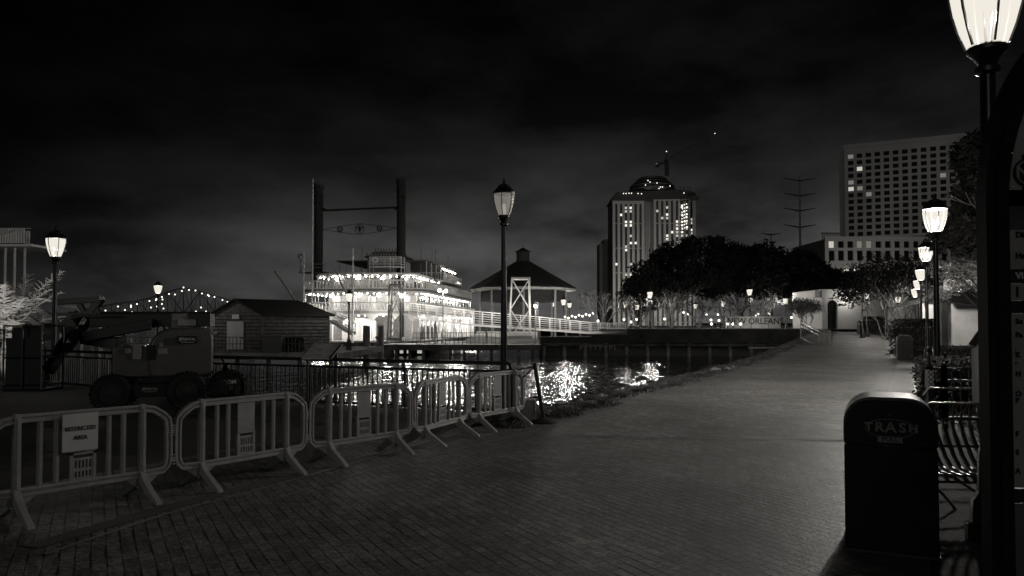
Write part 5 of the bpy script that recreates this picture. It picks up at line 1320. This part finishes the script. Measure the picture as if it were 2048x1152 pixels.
za, ze, zr_ = -.02, zs_(625), zs_(598)
fd = (pB - pA); fd.z = 0; sd2 = (pC - pB); sd2.z = 0; A0 = Vector((pA.x, pA.y, 0)); B0 = Vector((pB.x, pB.y, 0)); C0 = Vector((pC.x, pC.y, 0)); D0 = A0 + sd2; M0 = (A0 + B0) / 2; M1 = M0 + sd2
def up(p, z): return Vector((p.x, p.y, z))
mb = MB(); mb.add([up(A0, za), up(B0, za), up(B0, ze), up(M0, zr_ - .1), up(A0, ze)], [(0, 1, 2, 3, 4)]); mb.add([up(B0, za), up(C0, za), up(C0, ze), up(B0, ze)], [(0, 1, 2, 3)])
mb.add([up(C0, za), up(D0, za), up(D0, ze), up(M1, zr_ - .1), up(C0, ze)], [(0, 1, 2, 3, 4)]); mb.add([up(D0, za), up(A0, za), up(A0, ze), up(D0, ze)], [(0, 1, 2, 3)])
# clapboards
def clap(a, b, z0, z1, n, outn):
    for i in range(n):
        q0, q1 = z0 + (z1 - z0) * i / n, z0 + (z1 - z0) * (i + 1) / n
        mb.add([up(a, q0) + outn * .07, up(b, q0) + outn * .07, up(b, q1) + outn * .01, up(a, q1) + outn * .01, up(a, q0), up(b, q0)], [(0, 1, 2, 3), (4, 5, 1, 0)])
n1 = Vector((fd.y, -fd.x, 0)).normalized(); n2 = Vector((sd2.y, -sd2.x, 0)).normalized()
clap(A0, B0, za, ze, 11, n1); clap(B0, C0, za, ze, 11, n2)
for i in range(4):
    z0 = ze + (zr_ - .1 - ze) * i / 4; f0 = i / 4 / 2; mb.add([up(A0.lerp(B0, f0), z0) + n1 * .07, up(B0.lerp(A0, f0), z0) + n1 * .07, up(B0.lerp(A0, f0 + .12), z0 + (zr_ - ze) / 4) + n1 * .01, up(A0.lerp(B0, f0 + .12), z0 + (zr_ - ze) / 4) + n1 * .01], [(0, 1, 2, 3)])
mb.build('wall', WOOD, sh)
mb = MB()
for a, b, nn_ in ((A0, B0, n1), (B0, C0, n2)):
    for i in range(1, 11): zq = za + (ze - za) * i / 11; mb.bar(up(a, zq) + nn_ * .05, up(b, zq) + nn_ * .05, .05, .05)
mb.build('seam_shadow', INK, sh)  # dark bars along the board joints, painting in the shadow gaps
mb = MB(); o1 = n1 * .35; fdn = fd.normalized() * .3; ex = sd2.normalized() * .35
e0 = up(A0, ze - .12) + o1 - fdn; e1 = up(B0, ze - .12) + o1 + fdn; r0 = up(M0, zr_) + o1; r1 = up(M1, zr_) + ex; f0_ = up(D0, ze - .12) - fdn + ex; f1_ = up(C0, ze - .12) + fdn + ex
hip = up(M1, zr_) - sd2.normalized() * .6
mb.add([e0, r0, hip, f0_], [(0, 1, 2, 3)]); mb.add([e1, r0, hip, f1_], [(3, 2, 1, 0)]); mb.add([hip, f0_, f1_], [(0, 1, 2)])
mb.add([e0 - Vector((0, 0, .12)), r0 - Vector((0, 0, .12)), r0, e0], [(0, 1, 2, 3)]); mb.add([e1 - Vector((0, 0, .12)), r0 - Vector((0, 0, .12)), r0, e1], [(0, 1, 2, 3)]); mb.add([e1, f1_, f1_ - Vector((0, 0, .14)), e1 - Vector((0, 0, .14))], [(0, 1, 2, 3)])
mb.build('roof', ROOF, sh)
def onfront(px, py): f = (px - 427) / 95; p = A0.lerp(B0, f); return up(p, at(px, py, p.y).z) + n1 * .1
def plate(nm, x0, y0, x1, y1, m, par): 
    q = MB(); a, b, c_, d_ = onfront(x0, y1), onfront(x1, y1), onfront(x1, y0), onfront(x0, y0); k = n1 * .04
    q.add([a, b, c_, d_, a + k, b + k, c_ + k, d_ + k], [(4, 5, 6, 7), (0, 4, 7, 3), (1, 2, 6, 5), (3, 7, 6, 2), (0, 1, 5, 4)]); return q.build(nm, m, par)
dr = plate('door', 457, 643, 490, 699, mat('door_pale', .5, .6, 0, .1, 2), sh); p_ = onfront(488, 676) + n1 * .06; q = MB(); q.ball(p_, .06, 5); q.build('handle', BLK, dr)
plate('notice', 467, 629, 481, 638, SIGNW, sh); plate('notice', 430, 663, 437, 668, SIGNG, sh)
mb = MB(); mb.bar(up(B0, za) + n2 * .06, up(B0, ze) + n2 * .06, .16).cut(); mb.bar(up(C0, za) + n2 * .06, up(C0, ze) + n2 * .06, .14).cut(); mb.build_each('corner_board', mat('board_dim', .12, .8), sh)
# boxes in front of the shed
ut = at(544, 690, 51.8); mb = MB(); mb.b2((ut.x - .65, 51.8, -.02), (ut.x + .65, 52.4, 1.05)); mb.b2((ut.x - .7, 51.75, 1.053), (ut.x + .7, 52.45, 1.12)); tag(mb.build('utility_box', mat('box_grey', .12, .5), None, .03), 'grey utility box against the shed side wall', 'box')
for px, lb in ((568, 'left small dark bush against the shed side'), (590, 'right small dark bush against the shed side')):
    c = at(px, 690, 52.4); hedge(lb, (c.x, 52.6, -.02), (.95, .8, .95), px, 900, .07, m=LEAFD, name='bush')
# dark canopy structure left of the shed
cn = thing('dock_canopy', 'long dark flat canopy on posts behind the lift, left of the shed', 'canopy')
a, b = at(150, 633, 63), at(428, 626, 63); mb = MB(); mb.b2((a.x, 62, a.z - .1), (b.x, 68, b.z + .1)); mb.build('roof', ROOF, cn)
for px in (190, 250, 330, 408, 425): q = MB(); c = at(px, 640, 62.4); q.bar((c.x, 62.4, -1.6), (c.x, 62.4, a.z - .11), .3); q.build('post', GREY if px > 400 else DARK, cn)
mb = MB(); mb.b2((a.x, 61.9, -1.8), (b.x, 68, -.6)); mb.build('platform', mat('platform_grey', .15, .8), cn)
mb = MB(); mb.b2((at(340, 640, 66).x, 66, -.6), (at(406, 640, 66).x, 66.3, at(340, 630, 66).z)); mb.build('back_wall', mat('platform_grey', .15, .8), cn)
mb = MB()
for px in range(182, 236, 4): c = at(px, 700, 61.8); mb.bar((c.x, 61.8, -.6), (c.x, 61.8, .5), .05)
mb.bar(at(180, 697, 61.8), at(238, 697, 61.8), .06); mb.build('railing', GREY, cn)

# ------------------------------------------------------------ bridge with lights
br = thing('cantilever_bridge', 'distant steel cantilever bridge strung with lights beyond the lift', 'bridge')
YB2 = 1400.0
top = [(150, 622), (205, 612), (240, 606), (275, 602), (300, 596), (335, 584), (367, 575), (400, 583), (430, 592), (462, 601), (490, 607), (520, 612)]
def dkz(px): return 628 - (px - 150) * .008
mb = MB()
for k, dY in enumerate((0, 18)):
    T = [at(x, y, YB2 + dY) for x, y in top]; D = [at(x, dkz(x), YB2 + dY) for x, _ in top]
    for a, b in zip(T[:-1], T[1:]): mb.bar(a, b, 2.2)
    for i in range(len(T)): mb.bar(T[i], D[i], 1.4)
    for i in range(len(T) - 1):
        if i % 2: mb.bar(T[i], D[i + 1], 1.4)
        else: mb.bar(D[i], T[i + 1], 1.4)
        m_ = D[i].lerp(D[i + 1], .5); mb.bar(T[i].lerp(T[i + 1], .5), m_, 1.0); mb.bar(T[i], m_, .8); mb.bar(T[i + 1], m_, .8)
mb.build('truss', mat('bridge_steel', .06, .6), br)
mb = MB(); a, b = at(120, 628, YB2), at(560, 625, YB2); mb.bar(Vector((a.x, YB2 + 9, a.z)), Vector((b.x, YB2 + 9, b.z)), 20, 4); mb.build('deck', mat('bridge_steel', .06, .6), br)
for px in (205, 367, 500): q = MB(); c = at(px, 628, YB2 + 8); q.bar((c.x, YB2 + 9, -10), (c.x, YB2 + 9, c.z - 2), 12); q.build('pier', mat('pier_grey', .12, .8), br)
for px, py in ((211, 621), (205, 628), (236, 613), (240, 625), (262, 611), (262, 614), (250, 620), (264, 624), (274, 608), (299, 602), (312, 600), (302, 615), (314, 613), (313, 598), (325, 599), (327, 617), (338, 588), (350, 589), (364, 582), (367, 575), (378, 580), (391, 581), (404, 587), (416, 590), (418, 592), (429, 594), (402, 615), (392, 623), (412, 623), (445, 600), (455, 604), (470, 612), (324, 594), (324, 608)):
    p = at(px, py, YB2 - 6); q = MB(); q.ball(p, 1.35, 5); q.build('bridge_light', emit('bridge_bulb', 1, strength=2.2), br)
mb = MB(); mb.b2((-2600, 1700, -2), (900, 2400, 6)); tag(mb.build('far_shore', SOIL), kind='structure')

# ------------------------------------------------------------ left: palm, lookout balcony, gantry
vb = thing('lookout_balcony', 'white railed rounded lookout balcony on thin posts at the left edge', 'balcony')
Yk = 40; mb = MB()
for i in range(16):
    px = -20 + i * 5.2; f = i / 15; c = at(px, 470, Yk + (1.2 if px > 50 else 0)); z0, z1 = at(0, 486, Yk).z, at(0, 456, Yk).z
    mb.box((c.x, c.y, (z0 + z1) / 2), (.08, .05, z1 - z0)); 
    if px < 30: mb.lathe([(.02, -.12), (.09, 0), (.02, .12)], (c.x, c.y, z0 + (z1 - z0) * .72), 6)
    mb.cut()
mb.build_each('baluster', WHT, vb)
mb = MB(); a = at(-60, 489, Yk); b = at(66, 493, Yk); mb.b2((a.x, Yk - .1, b.z), (b.x, Yk + 3, a.z + .02)); z1 = at(0, 456, Yk).z; mb.b2((a.x, Yk - .03, z1 - .04), (at(60, 480, Yk).x, Yk + .03, z1)); mb.build('floor_slab', WHT, vb)
for px in (11, 30, 50): q = MB(); c = at(px, 493, Yk + .8); q.bar((c.x, Yk + .8, -1.8), (c.x, Yk + .8, c.z), .12, n=8); q.build('post', WHT, vb)
pm = thing('palm_tree', 'brightly lit feathery palm at the left edge behind the basket', 'palm', (at(15, 650, 26).x, 26, 0))
mb = MB(); pts = [Vector((0, 0, -.2)), Vector((-.1, 0, .8)), Vector((.05, 0, 1.6))]; mb.path(pts, .28, 8, .8); mb.build('trunk', BARK, pm)
mb = MB(); rng = random.Random(17)
for k in range(26):
    a = rng.uniform(-.5, 2 * math.pi - .5); el_ = rng.uniform(.55, 1.45); L = rng.uniform(1.4, 2.7); d = Vector((math.cos(a) * math.cos(el_), math.sin(a) * math.cos(el_) * .7, math.sin(el_))); p = Vector((rng.uniform(-.15, .15), 0, 1.25)); seg = 12; side = d.cross(Vector((0, 0, 1))).normalized()
    if k == 0: d = Vector((.45, -.05, .9)); L = 3.1; p = Vector((.1, -.1, 1.4))
    for i in range(seg):
        q = p + d * L / seg; mb.bar(p, q, .035 * (1 - i / seg * .7)); 
        for s in (-1, 1):
            for h in (0, .33, .66):
                c = p.lerp(q, h); lf = (side * s * .8 + d * .6 + Vector((rng.gauss(0, .15), rng.gauss(0, .15), rng.gauss(-.1, .2)))).normalized() * (.42 * math.sin(math.pi * (i + 1.2) / (seg + 1.8)) + .08); w__ = d.normalized() * .02
                mb.add([c - w__, c + w__, c + lf * .6 + w__ * .8, c + lf], [(0, 1, 2, 3)])
        p = q; d = (d + Vector((d.x * .03, 0, -.045 - .03 * i / seg))).normalized()
mb.build('frond', LEAFP, pm)
sp = bpy.data.lights.new('palm_uplight', 'SPOT'); sp.energy = 900; sp.spot_size = R(75); sp.color = WARM; sp.shadow_soft_size = .1  # its fixture is out of view; brightens the fronds
uf = thing('unseen_floodlight', 'small unseen floodlight on the quay aimed up at the palm', 'light', (at(30, 650, 22.5).x - 1.2, 22.4, .0))
q = MB(); q.box((0, 0, .12), (.3, .2, .2)); q.build('housing', BLK, uf)
so2 = bpy.data.objects.new('palm_uplight', sp); C.collection.objects.link(so2); so2.parent = uf; so2.location = (0, 0, .35); so2.rotation_euler = (R(145), 0, R(10)); 
dv = Vector((pm.location.x, 26, 2.6)) - Vector(uf.location); so2.rotation_euler = dv.to_track_quat('-Z', 'Y').to_euler()
gt = thing('loading_gantry', 'dark boxy gantry with diagonal grey struts behind the left lamp', 'gantry')
Yg = 34
def gz(px, py): return at(px, py, Yg)
mb = MB(); mb.bar(gz(110, 604), gz(204, 598), .5, .25); mb.bar(gz(115, 632), gz(196, 632), .3); mb.bar(gz(203, 598), gz(178, 628), .28); mb.bar(gz(158, 605), gz(172, 632), .2); mb.bar(gz(186, 604), gz(200, 632), .2); mb.build('beam', BLK, gt)
mb = MB(); mb.bar(gz(62, 608), gz(108, 638), .22); mb.bar(gz(53, 632), gz(84, 655), .2); mb.bar(gz(128, 612), gz(152, 614), .12); mb.bar(gz(158, 618), gz(172, 630), .14); mb.bar(gz(82, 641), gz(92, 631), .14); mb.build('strut', GREY, gt)
for px in (118, 160, 196): q = MB(); c = gz(px, 630); q.bar((c.x, Yg, -2), (c.x, Yg, c.z), .22); q.build('leg', BLK, gt)
# ------------------------------------------------------------ boom lift
bf = thing('boom_lift', 'parked hire boom lift with rounded engine cowl behind the barriers', 'lift')
YL = 17.0
def L(px, py, Y=YL): return at(px, py, Y)
x0, x1 = L(240, 700).x, L(419, 700).x; zb0_, zt0 = .68, L(300, 656).z
cowl = mat('cowl_paint', .115, .28, 0, .12, 8, .03, coat=.5)
def rprof(x0, x1, z0, z1, rl, rr_, r0):
    pts = []
    for cx_, cz_, r, a0 in ((x1 - r0, z0 + r0, r0, -90), (x1 - rr_, z1 - rr_, rr_, 0), (x0 + rl, z1 - rl, rl, 90), (x0 + r0, z0 + r0, r0, 180)):
        for i in range(7): a = R(a0 + i * 15); pts.append((cx_ + r * math.cos(a), cz_ + r * math.sin(a)))
    return pts
xm_ = L(318, 700).x
mb = MB(); mb.prism(rprof(xm_ - .15, x1, zb0_ + .02, zt0, .45, .2, .12), YL - .55, YL + .75); autosmooth(mb.build('engine_cowl', cowl, bf, .05), 35)
mb = MB(); mb.prism(rprof(x0, xm_ - .02, zb0_ + .03, L(260, 690).z, .1, .25, .1), YL - .53, YL + .73); autosmooth(mb.build('side_cowl', cowl, bf, .04), 35)
for u0, v0, u1, v1, m in ((250, 688, 266, 718, SIGNG), (275, 690, 292, 720, INK), (237, 697, 248, 706, SIGNG), (296, 697, 313, 708, SIGNG), (298, 686, 305, 694, SIGNG)):
    q = MB(); a, b = L(u0, v1, YL - .56), L(u1, v0, YL - .56); q.b2((a.x, YL - .535, a.z), (b.x, YL - .562, b.z)); q.build('decal', m, bf)
def rental(cx, cz, w_, y, backing=True):
    if backing: q = MB(); q.b2((cx - w_ / 2, y, cz - w_ * .21), (cx + w_ / 2, y + .008, cz + w_ * .21)); q.build('nameplate', INK, bf)
    textpart('lettering', 'RENTAL', w_ * .19, SIGNW, bf, (cx + w_ * .12, y - .004, cz + w_ * .03), sx_=.95, off=.002)
    q = MB(); 
    for k in range(3): q.bar((cx - w_ * .40 + k * w_ * .055, y - .004, cz - w_ * .06), (cx - w_ * .34 + k * w_ * .055, y - .004, cz + w_ * .13), w_ * .03)
    q.bar((cx - w_ * .42, y - .006, cz + w_ * .06), (cx - w_ * .2, y - .006, cz + w_ * .09), w_ * .025); q.bar((cx - w_ * .3, y - .004, cz - w_ * .13), (cx + w_ * .38, y - .004, cz - w_ * .13), w_ * .025); q.build('logo', SIGNW, bf)
c = L(349, 680, YL - .56); rental(c.x, c.z, .40, YL - .615)
c = L(276, 778, YL - .7); rental(c.x, c.z, .36, YL - .83, False)
# chassis
mb = MB(); xa_, xb_ = L(205, 780).x, L(470, 780).x
mb.b2((xa_, YL - .78, .30), (xb_ - .3, YL + .9, .58)); mb.b2((x0 + .5, YL - .6, .58), (x1 - .3, YL + .7, .70)); mb.build('chassis', DARK, bf, .02)
for px, y, sc_ in ((207, YL - .7, .88), (337, YL - .85, .92), (450, YL + .1, .9), (290, YL + 1.0, .9)):
    c = L(px, 790, y); w = thing('wheel', None, None); w.parent = bf; w.location = (c.x, y, .45 * sc_)
    r = .45 * sc_
    tm = MB(); prof = [(r * .55, -.15), (r * .92, -.16), (r, -.11), (r, .11), (r * .92, .16), (r * .55, .15)]
    tm.lathe(prof, n=28)
    for k in range(28):
        a = 2 * math.pi * k / 28; cc, ss = math.cos(a), math.sin(a); tm.box((cc * r, ss * r, .05 if k % 2 else -.05), (.05, .05, .13), Matrix.Rotation(a, 3, 'Z'))
    tm.v = [(x, z, y_) for x, y_, z in tm.v]; tm.build('tyre', RUB, w)
    rm = MB(); rm.lathe([(r * .54, -.165), (r * .5, -.12), (r * .28, -.10), (r * .26, -.17), (r * .05, -.18)], n=20); rm.v = [(x, z, y_) for x, y_, z in rm.v]; rm.build('rim', mat('rim_grey', .022, .5), w)
    bt = MB()
    for k in range(8): a = 2 * math.pi * k / 8; bt.ball((r * .38 * math.cos(a), -.125, r * .38 * math.sin(a)), .018, 4)
    bt.build('wheel_nut', CHROME, w)
# front tray with maker's lettering
mb = MB(); a, b = L(392, 800, YL - .6), L(450, 763, YL - .6); mb.b2((a.x, YL - .55, .28), (b.x, YL - .3, b.z + .02)); mb.build('axle_cover', DARK, bf)
c = L(421, 770, YL - .57); textpart('lettering', 'Genie BOOM', .125, SIGNW, bf, (c.x - .12, YL - .556, c.z), rot=(R(90), R(-3), 0), off=.003)
for u0, v0, u1, v1 in ((391, 781, 402, 792), (403, 775, 410, 785), (427, 775, 436, 785)):
    q = MB(); a, b = L(u0, v1, YL - .57), L(u1, v0, YL - .57); q.b2((a.x, YL - .553, a.z), (b.x, YL - .568, b.z)); q.build('decal', SIGNG, bf)
# control box, booms, basket
mb = MB(); a, b = L(342, 656), L(381, 627); mb.b2((a.x, YL - .1, a.z), (b.x, YL + .2, b.z)); mb.b2((a.x + .12, YL - .2, a.z + .05), (b.x + .06, YL - .103, (a.z + b.z) / 2 + .03)); mb.build('control_box', mat('pale_box', .35, .5), bf, .01)
mb = MB(); mb.bar(L(425, 640, YL + .3), L(150, 642, YL + .1), .34, .3); mb.build('main_boom', DARK, bf, .01)
mb = MB(); mb.bar(L(305, 648, YL - .1), L(170, 674, YL - .2), .26, .22); mb.bar(L(150, 636, YL - .08), L(245, 633, YL - .08), .02); mb.build('riser_arm', DARK, bf, .01)
mb = MB(); mb.bar(L(240, 688, YL), L(168, 676, YL), .3, .26); mb.bar(L(168, 640, YL), L(125, 700, 16.6), .3, .24); mb.bar(L(125, 700, 16.6), L(96, 742, 16.2), .2, .2); mb.build('jib', BLK, bf, .01)
c = L(145, 655, YL - .1); mb = MB(); mb.lathe([(.2, -.2), (.2, .2)], n=14); mb.v = [(c.x + x, c.y + z, c.z + y) for x, y, z in mb.v]; mb.build('pivot', BLK, bf)
bk = thing('basket', None, None); bk.parent = bf
Yb = 15.6; a, b = at(6, 780, Yb), at(84, 652, Yb); mb = MB()
for z in (a.z, a.z + .1, (a.z + b.z) / 2, b.z):
    mb.bar((a.x, Yb, z), (b.x, Yb, z), .04, n=6); mb.bar((a.x, Yb + .75, z), (b.x, Yb + .75, z), .04, n=6); mb.bar((a.x, Yb, z), (a.x, Yb + .75, z), .04, n=6); mb.bar((b.x, Yb, z), (b.x, Yb + .75, z), .04, n=6)
for x in (a.x, (a.x + b.x) / 2, b.x):
    for y in (Yb, Yb + .75): mb.bar((x, y, a.z), (x, y, b.z), .04, n=6)
mb.build('guard_rail', BLK, bk); mb = MB(); mb.b2((a.x, Yb, a.z - .04), (b.x, Yb + .75, a.z)); mb.b2((a.x + .03, Yb + .02, a.z), (b.x - .03, Yb + .05, b.z - .25)); mb.b2((a.x + .1, Yb + .1, b.z - .3), (b.x - .05, Yb + .4, b.z - .02)); mb.build('floor_and_console', INK, bk)
for k in range(4):
    q = MB(); q.ball((b.x + .02, Yb - .02, b.z - .05 - k * .1), .022, 5); q.build('clamp', CHROME, bk)

Pv = Vector((-7.9, 17.0, 0)); MR = Matrix.Translation(Pv) @ Matrix.Rotation(R(22), 4, 'Z') @ Matrix.Translation(-Pv)
for o in bf.children:
    if o.name.split('.')[0] not in ('main_boom', 'riser_arm', 'jib', 'pivot', 'basket'):
        o.matrix_local = MR @ Matrix.LocRotScale(o.location, o.rotation_euler, o.scale)
